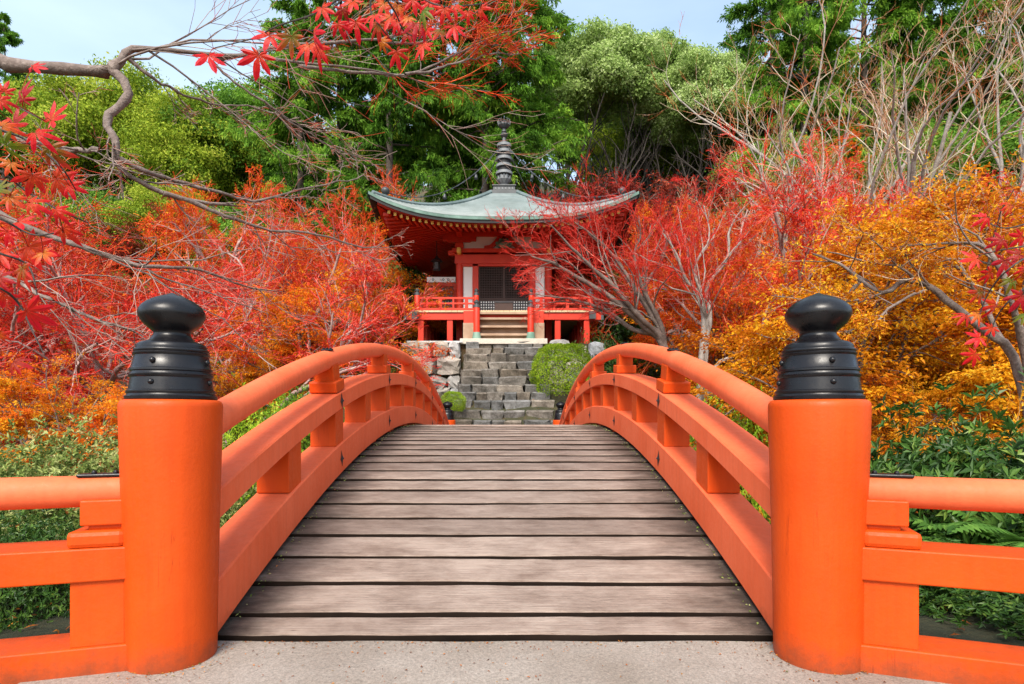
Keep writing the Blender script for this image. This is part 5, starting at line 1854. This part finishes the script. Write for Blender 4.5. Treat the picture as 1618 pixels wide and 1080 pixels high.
lv_red = [dict(n=8, K=8, trange=(0.30, 1.0), ratio=0.29, ang=(0.3, 0.8), flat=0.9, up=0.10, wob=0.14, rfac=0.45, rmax=0.03, rtip=0.35, v=(0.6, 1.0), S=5, wood=True),
          dict(n=7, K=6, trange=(0.15, 1.0), ratio=0.55, ang=(0.35, 0.85), flat=0.85, up=0.06, wob=0.14, rfac=0.6, rtip=0.4, v=(0.4, 1.0), S=3),
          dict(n=5, K=4, trange=(0.1, 1.0), ratio=0.58, ang=(0.35, 0.85), flat=0.85, up=0.05, wob=0.13, rfac=0.7, rtip=0.5, v=(0.15, 0.85), S=3),
          dict(n=4, K=3, trange=(0.1, 1.0), ratio=0.6, ang=(0.35, 0.85), flat=0.9, up=0.04, wob=0.12, rfac=0.8, rtip=0.5, v=(0.0, 0.7), S=3)]
drafted('red_maple', 'crimson twigged maple leaning across the right side of the hall', 'maple tree', b0, limbs, 301, 'twig_red', 'bark_grey', lv_red, 0.0050)

# pale forked trunk right of it
Y0 = 13.4
b1 = ground_at(1098, Y0)
limbs = [
    ([np.array(b1), at(1108, 560, 13.4), at(1112, 505, 13.4), at(1103, 462, 13.3), at(1085, 440, 13.2), at(1070, 400, 13.1), at(1050, 365, 13.0)], 0.085, 0.015),
    ([np.array(b1), at(1112, 560, 13.5), at(1122, 500, 13.6), at(1118, 455, 13.7), at(1150, 410, 13.8), at(1155, 365, 13.9), at(1180, 330, 14.0)], 0.085, 0.015),
    ([np.array(b1), at(1114, 570, 13.5), at(1118, 520, 13.4), at(1108, 470, 13.3), at(1098, 420, 13.4), at(1120, 380, 13.5), at(1110, 330, 13.6)], 0.07, 0.012),
    ([np.array(b1), at(1125, 590, 13.3), at(1160, 560, 13.2), at(1200, 520, 13.1), at(1225, 470, 13.0), at(1260, 440, 13.0)], 0.06, 0.012),
]
drafted('red_maple', 'maple with pale forked trunk behind the right handrail', 'maple tree', b1, limbs, 302, 'twig_red', 'bark_pale', [dict(lv_red[0], n=8)] + lv_red[1:], 0.0050)

# twisted limbs of the golden tree
b2 = ground_at(1660, 7.2)
tw = np.array(b2)
limbs = [
    ([tw, at(1605, 575, 7.2), at(1560, 530, 7.2), at(1500, 485, 7.3), at(1465, 455, 7.3), at(1430, 443, 7.4), at(1400, 460, 7.4), at(1365, 440, 7.5), at(1325, 410, 7.6), at(1290, 395, 7.7)], 0.058, 0.013),
    ([tw, at(1610, 580, 7.3), at(1585, 530, 7.4), at(1560, 470, 7.5), at(1530, 430, 7.6), at(1500, 415, 7.7), at(1440, 395, 7.9), at(1390, 385, 8.0)], 0.045, 0.010),
    ([at(1465, 458, 7.3), at(1440, 468, 7.2), at(1405, 490, 7.1), at(1380, 520, 7.0), at(1345, 535, 7.0), at(1315, 525, 7.0)], 0.022, 0.006),
    ([at(1365, 440, 7.5), at(1345, 460, 7.6), at(1335, 490, 7.7), at(1310, 510, 7.8)], 0.03, 0.012),
    ([tw, at(1620, 560, 7.0), at(1600, 480, 6.8), at(1560, 395, 6.8), at(1500, 385, 6.9), at(1440, 380, 7.0)], 0.05, 0.008),
]
lv_gold = [dict(n=9, K=7, trange=(0.3, 1.0), ratio=0.30, ang=(0.4, 1.0), flat=0.9, up=0.15, wob=0.22, rfac=0.5, rmax=0.018, rtip=0.35, v=(0.4, 0.9), S=5, wood=True),
           dict(n=5, K=5, trange=(0.2, 1.0), ratio=0.5, ang=(0.4, 0.9), flat=0.9, up=0.1, wob=0.2, rfac=0.55, rtip=0.4, v=(0.2, 0.9), S=3),
           dict(n=4, K=4, trange=(0.2, 1.0), ratio=0.55, ang=(0.4, 0.9), flat=0.9, up=0.05, wob=0.18, rfac=0.6, rtip=0.5, v=(0.0, 0.8), S=3)]
gr, GP, GR = drafted('golden_tree', 'golden tree whose twisted grey limbs reach in from the right border', 'tree', b2, limbs, 303, 'twig_pale', 'bark_grey', lv_gold, 0.0022)
g = np.random.default_rng(31)
c = Veg()
nl = 9000
q = g.integers(0, len(GP), nl)
p, T, _ = along(GP, GR, q, g.random(nl))
c.leaves(p + g.normal(size=(nl, 3)) * 0.02 - np.array(b2), T + g.normal(size=(nl, 3)) * 0.8 + np.array([0, 0, -0.3]), g.normal(size=(nl, 3)), g.uniform(0.035, 0.075, nl), g.uniform(0.014, 0.03, nl), g)
put('foliage', c.mesh('foliage', M['leaf_gold']), gr)

# the grey limb that reaches in from the left, above everything
b3 = (-5.6, 3.9, float(terrain(-5.6, 3.9)))
T0 = [np.array(b3), np.array([-5.5, 3.9, 1.6]), np.array([-5.0, 3.85, 2.9])]
main = T0 + [at(-60, 90, 3.8), at(0, 98, 3.75), at(70, 104, 3.72), at(140, 112, 3.7), at(178, 108, 3.7)]
limbs = [
    (main + [at(196, 92, 3.72), at(212, 84, 3.75), at(260, 88, 3.8), at(330, 95, 3.9), at(400, 97, 4.0), at(470, 104, 4.15), at(560, 113, 4.4), at(620, 122, 4.6)], [.15, .12, .08, .044, .041, .039, .037, .034, .027, .021, .017, .015, .013, .010, .008, .005], 0),
]
root3_limbs = limbs + [
    ([at(176, 110, 3.7), at(198, 128, 3.68), at(200, 150, 3.66), at(182, 172, 3.64), at(178, 192, 3.62), at(188, 218, 3.6), at(189, 252, 3.6), at(210, 282, 3.65), at(255, 304, 3.75), at(320, 315, 3.9), at(372, 320, 4.1)], 0.030, 0.010),
    ([at(189, 250, 3.6), at(225, 268, 3.7), at(275, 281, 3.9), at(340, 300, 4.1), at(390, 312, 4.3), at(450, 304, 4.5), at(520, 288, 4.8), at(570, 268, 5.1)], 0.017, 0.005),
    ([at(258, 305, 3.75), at(312, 324, 3.9), at(360, 350, 4.05), at(415, 372, 4.2), at(490, 378, 4.5), at(560, 398, 4.9), at(610, 382, 5.1)], 0.017, 0.004),
    ([np.array([-5.0, 3.85, 2.9]), at(-40, 195, 3.9), at(20, 218, 3.85), at(80, 232, 3.8), at(140, 247, 3.75), at(186, 246, 3.62)], [.05, .026, .022, .02, .018, .014], 0),
    ([at(200, 90, 3.73), at(225, 112, 3.78), at(252, 130, 3.85), at(300, 150, 4.0), at(360, 165, 4.3), at(430, 178, 4.6)], 0.014, 0.004),
    ([at(335, 96, 3.9), at(380, 135, 4.0), at(440, 175, 4.2), at(500, 215, 4.4), at(560, 240, 4.7)], 0.010, 0.004),
    ([np.array([-5.55, 3.9, 1.9]), at(-80, 310, 4.0), at(0, 346, 3.9), at(60, 372, 3.9), at(130, 396, 3.95), at(190, 418, 4.0), at(240, 430, 4.1), at(300, 432, 4.3), at(370, 458, 4.6), at(440, 468, 5.0)], [.06, .03, .024, .021, .019, .017, .014, .011, .008, .004], 0),
    ([np.array([-5.6, 3.9, 1.5]), at(-70, 395, 4.1), at(0, 428, 4.0), at(60, 455, 4.0), at(130, 488, 4.05), at(200, 518, 4.1), at(240, 530, 4.2)], [.045, .022, .018, .016, .013, .009, .004], 0),
]
top_limbs = [
    ([at(340, 94, 3.9), at(380, 88, 4.0), at(430, 82, 4.3), at(514, 75, 4.5), at(604, 67, 4.8), at(645, 52, 5.0), at(700, 34, 5.2), at(765, 14, 5.5)], 0.016, 0.006),
    ([at(470, 104, 4.15), at(550, 112, 4.4), at(640, 117, 4.8), at(700, 100, 5.1), at(760, 78, 5.4), at(840, 55, 5.8)], 0.014, 0.004),
]
lv_over = [dict(n=8, K=8, trange=(0.38, 1.0), ratio=0.26, ang=(0.3, 0.9), flat=0.8, up=-0.35, wob=0.15, rfac=0.45, rmax=0.008, rtip=0.35, v=(0.6, 1.0), S=4, wood=True),
           dict(n=5, K=6, trange=(0.2, 1.0), ratio=0.55, ang=(0.35, 0.85), flat=0.8, up=0.0, wob=0.15, rfac=0.55, rtip=0.4, v=(0.5, 1.0), S=3),
           dict(n=5, K=4, trange=(0.2, 1.0), ratio=0.55, ang=(0.35, 0.8), flat=0.8, up=0.02, wob=0.13, rfac=0.6, rtip=0.5, v=(0.0, 0.8), S=3)]
over, _, _ = drafted('overhanging_maple', 'grey barked maple whose bent limb reaches in from the left border', 'maple tree', b3, root3_limbs, 304, 'twig_grey', 'bark_grey', lv_over, 0.0022, 10)
lv_top = [dict(lv_over[0], n=12, trange=(0.3, 1.0), ratio=0.30, up=0.12), dict(lv_over[1], n=6), dict(lv_over[2], n=6, v=(0.0, 0.6))]
top_limbs += [
    ([at(640, 117, 4.8), at(690, 108, 5.0), at(740, 95, 5.2), at(790, 80, 5.4), at(840, 70, 5.6)], 0.012, 0.004),
    ([at(604, 67, 4.8), at(660, 70, 5.0), at(720, 60, 5.2), at(780, 45, 5.4), at(835, 25, 5.6)], 0.011, 0.004)]
drafted('', '', '', b3, top_limbs, 305, 'twig_red2', 'bark_grey', lv_top, 0.0028, 7, root=over)

# ------------------------------------------------------------------ shrubs and ferns
TOP = shrub(401, 1.0, 1.0, 1.0, 22000, 0.045, 'leaf_topiary', 0.55, tight=1, clumps=400, floor=-0.75)
p = at(889, 590, 16.0)
plant(TOP, 'clipped_bush', 'large round clipped green bush right of the stone stairs', 'bush', tuple(p), (0.94, 0.94, 0.86), 0.3)
p = at(716, 636, 14.75)
plant(TOP, 'clipped_bush', 'small round green bush left of the stone stairs', 'bush', tuple(p), (0.33, 0.33, 0.30), 1.3)

AZ = [shrub(411, 1.0, 1.0, 0.75, 15000, 0.042, 'leaf_azalea', 0.42, clumps=90, whorl=5), shrub(412, 1.0, 1.0, 0.75, 15000, 0.042, 'leaf_azalea', 0.42, clumps=90, whorl=5)]
for i, (px, Y, s, sz, k, m, lab) in enumerate([
        (165, 4.5, 0.95, 1.32, 0, None, 'azalea bush directly left of the left bridge post'),
        (20, 4.0, 0.85, 1.12, 1, None, 'azalea bush at the left border behind the low fence'),
        (85, 5.6, 1.2, 1.30, 1, None, 'azalea bush behind the others at lower left'),
        (90, 3.3, 0.55, 0.75, 0, 'leaf_deep', 'dark low bush under the left fence rail'),
        (-40, 3.2, 0.5, 0.7, 1, 'leaf_deep', 'dark low bush at the left border under the fence rail'),
        (405, 10.8, 1.3, 2.6, 0, 'leaf_topiary', 'bright green bush seen under the left handrail'),
        (470, 12.0, 1.1, 2.6, 1, 'leaf_mid', 'mid green bush seen between the left handrail and middle rail'),
        (330, 9.8, 1.1, 1.5, 1, 'leaf_azalea', 'azalea bush behind the left bridge post'),
        (1150, 10.4, 1.2, 2.9, 1, 'leaf_topiary', 'bright green bush seen under the right handrail'),
        (1070, 12.4, 1.0, 1.7, 0, 'leaf_mid', 'mid green bush behind the crest of the right handrail'),
        (590, 16.6, 1.0, 1.9, 0, 'leaf_deep', 'dark green bush left of the boulder wall'),
        (950, 18.4, 1.1, 2.5, 1, 'leaf_deep', 'dark green bush under the right end of the veranda')]):
    x, y_, z = ground_at(px, Y)
    plant(AZ[k], 'bush', lab, 'bush', (x, y_, z), (s, s, sz), i * 1.2, 'loose bushes on the banks', {'foliage': m} if m else None)

EV = broadleaf(421, 5.0, 1.7, 0.02, 3, 'leaf_deep', 22000, 0.11, 80)
plant(EV, 'evergreen_tree', 'dark glossy evergreen left of the veranda', 'tree', ground_at(622, 23.0), (1.0, 1.0, 1.05), 0.5)
plant(EV, 'evergreen_tree', 'dark glossy evergreen behind the right end of the veranda', 'tree', ground_at(975, 24.0), (1.0, 1.0, 0.95), 2.5)

RH = shrub(431, 1.0, 1.0, 0.8, 5600, 0.105, 'leaf_deep', 0.34, clumps=70, whorl=7, rough=0.22)
for i, (px, Y, s, sz, lab) in enumerate([
        (1450, 4.7, 0.75, 1.02, 'dark glossy broadleaf bush right of the right bridge post'),
        (1570, 4.3, 0.75, 1.05, 'dark glossy broadleaf bush above the ferns'),
        (1640, 5.2, 0.95, 1.15, 'dark glossy broadleaf bush cut by the right border'),
        (1500, 3.3, 0.42, 0.30, 'dark glossy low bush under the right fence rail beside the strut'),
        (1600, 3.0, 0.42, 0.28, 'dark glossy low bush under the right fence rail at the border'),
        (1400, 5.6, 0.8, 0.95, 'dark glossy broadleaf bush furthest back behind the right bridge post')]):
    plant(RH, 'glossy_bush', lab, 'bush', ground_at(px, Y), (s, s, sz), i * 2.0, 'dark glossy bushes by the right fence')


# tangle of golden brush, thin stems with narrow leaves
def brush(seed, nst=130, H=1.3, nl=6500):
    g = np.random.default_rng(seed)
    K = 7
    base = np.stack([g.normal(size=nst) * 0.45, g.normal(size=nst) * 0.35, np.full(nst, -0.1)], 1)
    d = unit(np.stack([g.normal(size=nst) * 0.7, g.normal(size=nst) * 0.6, np.ones(nst)], 1))
    Q = np.zeros((nst, K, 3)); Q[:, 0] = base
    L = H * g.uniform(0.5, 1.2, nst)
    for k in range(1, K):
        d = unit(d + g.normal(size=(nst, 3)) * 0.16 + np.array([0, 0, -0.06]))
        Q[:, k] = Q[:, k - 1] + d * (L / (K - 1))[:, None]
    Rq = 0.0055 * (1 - 0.65 * np.linspace(0, 1, K))[None] * np.ones((nst, 1))
    a = Veg(); a.tubes(Q, Rq, 4, g)
    P1, R1 = branch(Q, Rq, 5, 4, g, (0.3, 1), 0.35, (0.4, 0.9), 1, 0.05, 0.15, 0, 0.6, 0.4, rmin=0.0018)
    a.tubes(P1, R1, 3, g)
    c = Veg()
    q = g.integers(0, len(P1), nl)
    p, T, _ = along(P1, R1, q, g.random(nl))
    c.leaves(p, T + g.normal(size=(nl, 3)) * 0.7, g.normal(size=(nl, 3)) + np.array([0, 0, 1]), g.uniform(0.035, 0.08, nl), g.uniform(0.010, 0.022, nl), g)
    return [('stems', a.mesh('stems', M['straw']), None), ('foliage', c.mesh('foliage', M['leaf_gold']), None)]


BR = [brush(441), brush(442)]
for i, (px, Y, s, k, lab) in enumerate([
        (1400, 6.6, 1.10, 0, 'tangled golden brush just right of the right finial base'),
        (1480, 6.2, 1.12, 1, 'tangled golden brush above the dark glossy bushes'),
        (1560, 6.0, 1.10, 0, 'tangled golden brush under the hanging red leaves at right'),
        (1640, 6.4, 1.20, 1, 'tangled golden brush cut by the right border'),
        (1440, 7.6, 1.20, 1, 'tangled golden brush further back behind the right bridge post')]):
    plant(BR[k], 'golden_brush', lab, 'brush', ground_at(px, Y), s, i * 1.4, 'golden brush on the right bank')


# ferns
def fern(seed, nf=9, Lf=0.55):
    g = np.random.default_rng(seed)
    c = Veg(); a = Veg()
    for f in range(nf):
        az = 2 * math.pi * f / nf + g.normal() * 0.3
        L = Lf * g.uniform(0.7, 1.2)
        t = np.linspace(0, 1, 22)
        el = 1.15 - 1.5 * t + 0.1 * g.normal()
        st = L / 21
        rr = np.cumsum(np.cos(el) * st); zz = np.cumsum(np.sin(el) * st)
        d2 = np.array([math.cos(az), math.sin(az), 0])
        pts = d2 * rr[:, None] + np.array([0, 0, 1]) * zz[:, None]
        a.tubes(pts[None, ::3], np.linspace(0.0032, 0.001, len(pts[::3]))[None], 3, g)
        T = unit(np.gradient(pts, axis=0))
        sd = np.array([-math.sin(az), math.cos(az), 0])
        nrm = unit(np.cross(T, np.broadcast_to(sd, T.shape)))
        nrm = np.where(nrm[:, 2:3] < 0, -nrm, nrm)
        w = L * 0.34 * np.sin(np.pi * np.clip(0.10 + 0.90 * t, 0, 1)) ** 0.8 * (1.05 - 0.5 * t)
        for s_ in (-1, 1):
            k = slice(3, 22)
            d = sd * s_ + T[k] * 0.45 - np.array([0, 0, 0.15])
            c.leaves(pts[k], d, nrm[k], np.maximum(w[k], 0.01), np.full(19, st * 1.25), g, np.full(19, g.random()) * 0.5 + 0.5 * g.random(19), 0.05)
    return [('stalks', a.mesh('stalks', M['leaf_fern']), None), ('fronds', c.mesh('fronds', M['leaf_fern']), None)]


FE = [fern(451), fern(452, 8, 0.5)]
for i, (px, Y, s, k, lab) in enumerate([
        (1475, 3.45, 0.95, 0, 'fern between the fence strut and the dark bush'),
        (1550, 3.3, 1.0, 1, 'fern in the middle under the right fence rail'),
        (1625, 3.2, 1.0, 0, 'fern cut by the right border under the fence rail'),
        (1520, 3.9, 1.2, 1, 'fern rising behind the right fence rail'),
        (1600, 3.8, 1.35, 0, 'tall fern above the right fence rail at the right border')]):
    plant(FE[k], 'fern', lab, 'fern', ground_at(px, Y), s, i * 1.1, 'ferns behind the right fence')

# fallen leaves on the banks
g = np.random.default_rng(8)
c = Veg()
n = 9000
xx = g.uniform(-9, 9, n); yy = g.uniform(2.6, 17, n)
ok = (np.abs(xx) > 1.5) | (yy > 13.5)
xx, yy = xx[ok], yy[ok]
zz = terrain(xx, yy)
ok = zz > -0.9
xx, yy, zz = xx[ok], yy[ok], zz[ok]
n = len(xx)
nr = g.normal(size=(n, 3)) * 0.35 + np.array([0, 0, 1])
d = g.normal(size=(n, 3)); d[:, 2] *= 0.15
c.stars(np.stack([xx, yy, zz + 0.02], 1), d, nr, g.uniform(0.025, 0.045, n), g)
tag(put('fallen_leaves', c.mesh('fallen_leaves', M['litter'])), 'fallen autumn leaves scattered over the banks', 'leaves', kind='stuff')
# moss and litter caught along the edges of the deck
c = Veg()
n = 900
yy = g.uniform(2.55, 12.5, n); sx = np.where(g.random(n) < 0.5, -1.0, 1.0)
xx = sx * (1.19 - 0.05 * g.random(n) ** 2)
c.leaves(np.stack([xx, yy, deck(yy) + 0.006 + 0.01 * g.random(n)], 1), g.normal(size=(n, 3)) * np.array([1, 1, 0.4]), g.normal(size=(n, 3)) * 0.5 + np.array([0, 0, 1]), g.uniform(0.008, 0.022, n), g.uniform(0.004, 0.012, n), g)
tag(put('moss_tufts', c.mesh('moss_tufts', M['leaf_azalea'])), 'moss and litter caught along the edges of the bridge deck', 'moss', kind='stuff')


# grit, needles and leaf crumbs swept against the posts and the first plank
c = Veg()
n = 700
xx = g.uniform(-1.25, 1.25, n); yy = 2.47 - 0.5 * g.random(n) ** 3
side = g.random(n) < 0.45
aa = g.uniform(0, 6.28, n); sg_ = np.where(g.random(n) < 0.5, -1.0, 1.0); rr = 0.168 + 0.09 * g.random(n) ** 2.5
xx = np.where(side, sg_ * PX + rr * np.cos(aa), xx); yy = np.where(side, POST_Y + rr * np.sin(aa), yy)
ok = (np.abs(xx) < 1.7) & (yy < 2.475)
xx, yy = xx[ok], yy[ok]
n = len(xx)
c.leaves(np.stack([xx, yy, np.full(n, 0.016)], 1), g.normal(size=(n, 3)) * np.array([1, 1, 0.15]), g.normal(size=(n, 3)) * 0.3 + np.array([0, 0, 1]), g.uniform(0.004, 0.016, n), g.uniform(0.003, 0.008, n), g)
tag(put('leaf_crumbs', c.mesh('leaf_crumbs', M['litter'])), 'leaf crumbs and grit swept against the posts and the first plank', 'litter', kind='stuff')


# ------------------------------------------------------------------ foreground sprays of red maple leaves
def star_leaf(seed):
    g = np.random.default_rng(seed)
    angs = np.radians([-128, -88, -46, 0, 46, 88, 128]) + g.normal(size=7) * 0.07
    lens = np.array([0.42, 0.74, 0.95, 1.06, 0.95, 0.74, 0.42]) * g.uniform(0.9, 1.1, 7)
    V, vv, F = [(0, 0, 0)], [0.0], []
    droop = g.uniform(0.05, 0.65)
    cup = g.uniform(-0.25, 0.30)
    twist = g.normal() * 0.12

    def pt(a, r, h=0.0):
        z = -droop * r * r + h + cup * abs(math.sin(a)) * r + twist * r * math.sin(a)
        return (r * math.sin(a), r * math.cos(a), z)
    rim = []
    for q in range(7):
        a, l = angs[q], lens[q]
        # narrow lanceolate lobe: left shoulder, tip, right shoulder, with a raised midrib
        hw = 0.25 if 0 < q < 6 else 0.26
        ids = []
        for (rr, da, hh) in ((0.36, -0.36, 0.0), (0.56, -hw, -0.02), (0.78, -hw * 0.58, -0.03), (1.0, 0.0, 0.0), (0.78, hw * 0.58, -0.03), (0.56, hw, -0.02), (0.36, 0.36, 0.0)):
            V.append(pt(a + da, rr * l, hh)); vv.append(rr * l)
            ids.append(len(V) - 1)
        V.append(pt(a, 0.32 * l, 0.025)); vv.append(0.32 * l); m1 = len(V) - 1
        V.append(pt(a, 0.64 * l, 0.02)); vv.append(0.64 * l); m2 = len(V) - 1
        i = ids
        F += [(0, i[0], m1), (i[0], i[1], m2, m1), (i[1], i[2], m2), (i[2], i[3], m2), (i[3], i[4], m2), (i[4], i[5], m2), (i[5], i[6], m1, m2), (i[6], 0, m1)]
    me_ = bpy.data.meshes.new('leaf')
    me_.from_pydata([tuple(np.array(v_)) for v_ in V], [], F)
    vn = np.zeros(len(V), dtype=np.float32)
    vn[0] = 1.0
    for q in range(7):
        vn[1 + q * 9 + 7] = vn[1 + q * 9 + 8] = 1.0
        vn[1 + q * 9 + 3] = 0.9
    a2 = me_.attributes.new("vein", 'FLOAT', 'POINT')
    a2.data.foreach_set("value", vn)
    a_ = me_.attributes.new("v", 'FLOAT', 'POINT')
    a_.data.foreach_set("value", np.clip(np.array(vv, dtype=np.float32), 0, 1))
    me_.materials.append(M['star_red'])
    me_.update()
    return me_


STAR = [star_leaf(500 + q) for q in range(16)]
TONE = {'r': 'star_red', 'o': 'star_orange', 'b': 'star_brown', 'g': 'star_green', 'd': 'star_dark'}


def spray(label, base, twigs, leafs, Y, seed, droop):
    """twigs: list of photo polylines; leafs: (px, py, span px, tone, heading deg: 0 up, 180 down)"""
    g = np.random.default_rng(seed)
    root = thing('maple_spray', label, 'maple spray', tuple(base), 'sprays of red maple leaves near the camera')
    off = -np.array(base)
    mb = MB()
    node_pts = []
    for pts, yy in twigs:
        p = spline([at(a, b, yy + 0.05 * math.sin(a * 0.05)) for a, b in pts], 22)
        mb.tube(p + off, np.linspace(0.0030, 0.0012, 22), 6)
        node_pts.append(p)
    node_pts = np.concatenate(node_pts)
    mb.build('twig', M['bark_dark'], root, smooth=True)
    pet = MB()
    for (px, py, sz, tone, hd) in leafs:
        yv = Y + g.uniform(-0.16, 0.16)
        c = at(px, py, yv)
        size = sz / 2 * yv / FPX * 1.13 * g.uniform(0.8, 1.2)
        hd_ = R(hd + g.normal() * 12)
        # leaf plane roughly faces the viewer, tilted at random
        o = put('leaf', STAR[int(g.integers(16))], root, mat=M[TONE[tone]])
        rot = Matrix.Rotation(R(g.normal() * 20), 4, 'Z') @ Matrix.Rotation(R(84 + g.normal() * 17), 4, 'X') @ Matrix.Rotation(-hd_, 4, 'Z')
        stem = c - np.array(rot @ Vector((0, 1, 0))) * size * 0.28
        o.matrix_local = Matrix.Translation(Vector(stem + off)) @ rot @ Matrix.Scale(size, 4)
        j = int(np.argmin(np.linalg.norm((node_pts - stem) * np.array([1, 0.5, 1]), axis=1)))
        q = node_pts[j]
        mid = (q + stem) / 2 + np.array([0, 0, 0.006])
        pet.tube(np.array([q, mid, stem]) + off, [0.0011, 0.0009, 0.0008], 4)
    tag(pet.build('stalks', M['star_dark'], root), kind='stuff')
    return root


left = [(58, 104, 50, 'r', 80), (34, 148, 48, 'd', 10), (88, 182, 62, 'r', 40), (28, 192, 58, 'd', 60), (62, 216, 50, 'r', 150), (14, 232, 58, 'g', 120), (83, 244, 58, 'b', 160),
        (48, 285, 52, 'r', 190), (14, 262, 44, 'o', 200), (2, 296, 58, 'g', 80), (100, 287, 60, 'r', 140), (116, 296, 46, 'r', 110), (56, 322, 46, 'r', 100), (92, 336, 46, 'r', 160),
        (106, 368, 46, 'r', 150), (38, 350, 52, 'r', 80), (10, 372, 46, 'r', 200), (4, 408, 50, 'r', 150), (56, 394, 62, 'r', 100), (70, 404, 46, 'o', 120), (36, 434, 60, 'b', 170),
        (14, 470, 56, 'r', 150), (56, 496, 66, 'r', 110), (3, 532, 44, 'o', 140), (26, 572, 56, 'd', 80), (8, 160, 44, 'r', 100), (12, 196, 46, 'o', 40), (22, 316, 40, 'o', 130), (2, 440, 46, 'd', 120), (8, 140, 36, 'r', 20), (76, 300, 40, 'o', 170)]
tl = [([(-60, 130), (-10, 150), (30, 170), (70, 190)], 1.15), ([(-60, 190), (0, 205), (50, 225), (95, 262), (120, 300)], 1.15), ([(-60, 240), (0, 270), (40, 300), (90, 330), (140, 352)], 1.15),
      ([(-60, 330), (0, 345), (50, 370), (100, 366)], 1.15), ([(-60, 380), (0, 400), (45, 420), (60, 470)], 1.15), ([(-60, 440), (0, 455), (30, 480), (50, 520), (70, 560)], 1.15)]
spray('spray of red maple leaves hanging down the left border', at(-60, 300, 1.15), tl, left, 1.15, 601, 0)

top = [(333, 95, 50, 'r', 170), (407, 98, 66, 'r', 180), (423, 60, 50, 'r', 200), (460, 68, 62, 'b', 190), (496, 58, 50, 'r', 150), (503, 84, 56, 'r', 170), (486, 76, 46, 'o', 190), (511, 18, 38, 'r', 150), (536, 44, 42, 'r', 170), (564, 44, 46, 'r', 185),
       (555, 6, 40, 'r', 190), (580, 5, 40, 'g', 200), (604, 10, 40, 'o', 200), (588, 27, 40, 'r', 180), (597, 47, 42, 'b', 200), (614, 30, 40, 'o', 210), (626, 14, 40, 'o', 190), (653, 6, 42, 'r', 180), (668, 22, 38, 'g', 190),
       (629, 38, 38, 'r', 170), (641, 56, 36, 'd', 190), (656, 42, 40, 'd', 180), (672, 52, 36, 'r', 190), (694, 49, 42, 'b', 200), (720, 47, 42, 'r', 175), (700, 20, 38, 'r', 210), (718, 13, 32, 'r', 190), (739, 23, 34, 'r', 180),
       (760, 17, 34, 'r', 170), (668, 76, 40, 'r', 180), (629, 88, 38, 'r', 160), (607, 68, 28, 'o', 120), (644, 30, 38, 'o', 190), (540, 20, 30, 'd', 180), (680, 8, 36, 'r', 170)]
tt = [([(520, -40), (535, 20), (550, 55), (556, 72)], 1.5), ([(620, -60), (560, -20), (500, 20), (440, 40), (400, 60), (340, 75)], 1.5), ([(620, -60), (610, -10), (625, 20), (640, 50), (668, 62)], 1.5), ([(640, -60), (660, -10), (700, 10), (740, 8), (765, 5)], 1.5), ([(600, -40), (585, 10), (600, 40), (625, 70)], 1.5),
      ([(560, -20), (520, 20), (505, 45), (470, 48)], 1.5)]
spray('spray of red and orange maple leaves hanging from the top border', at(620, -60, 1.5), tt, top, 1.5, 602, 0)

right = [(1554, 345, 38, 'r', 250), (1595, 328, 40, 'o', 200), (1577, 382, 42, 'd', 230), (1610, 378, 44, 'r', 220), (1536, 409, 46, 'r', 260), (1585, 417, 48, 'd', 200), (1560, 434, 40, 'r', 220), (1598, 447, 42, 'g', 200), (1545, 465, 42, 'b', 210),
         (1525, 499, 44, 'r', 240), (1571, 488, 42, 'r', 200), (1564, 521, 32, 'r', 210), (1542, 535, 34, 'r', 240), (1536, 564, 34, 'r', 220), (1610, 473, 40, 'd', 210), (1614, 499, 42, 'g', 250), (1604, 404, 42, 'd', 230), (1548, 500, 34, 'o', 200), (1616, 430, 40, 'r', 200)]
tr = [([(1680, 330), (1630, 350), (1590, 360), (1560, 352)], 1.55), ([(1680, 360), (1640, 395), (1600, 420), (1570, 450), (1550, 490), (1540, 540)], 1.55), ([(1680, 420), (1640, 440), (1600, 470), (1575, 500), (1560, 540)], 1.55), ([(1680, 360), (1630, 385), (1580, 395), (1540, 405)], 1.55)]
spray('spray of red maple leaves at the right border', at(1680, 380, 1.55), tr, right, 1.55, 603, 0)
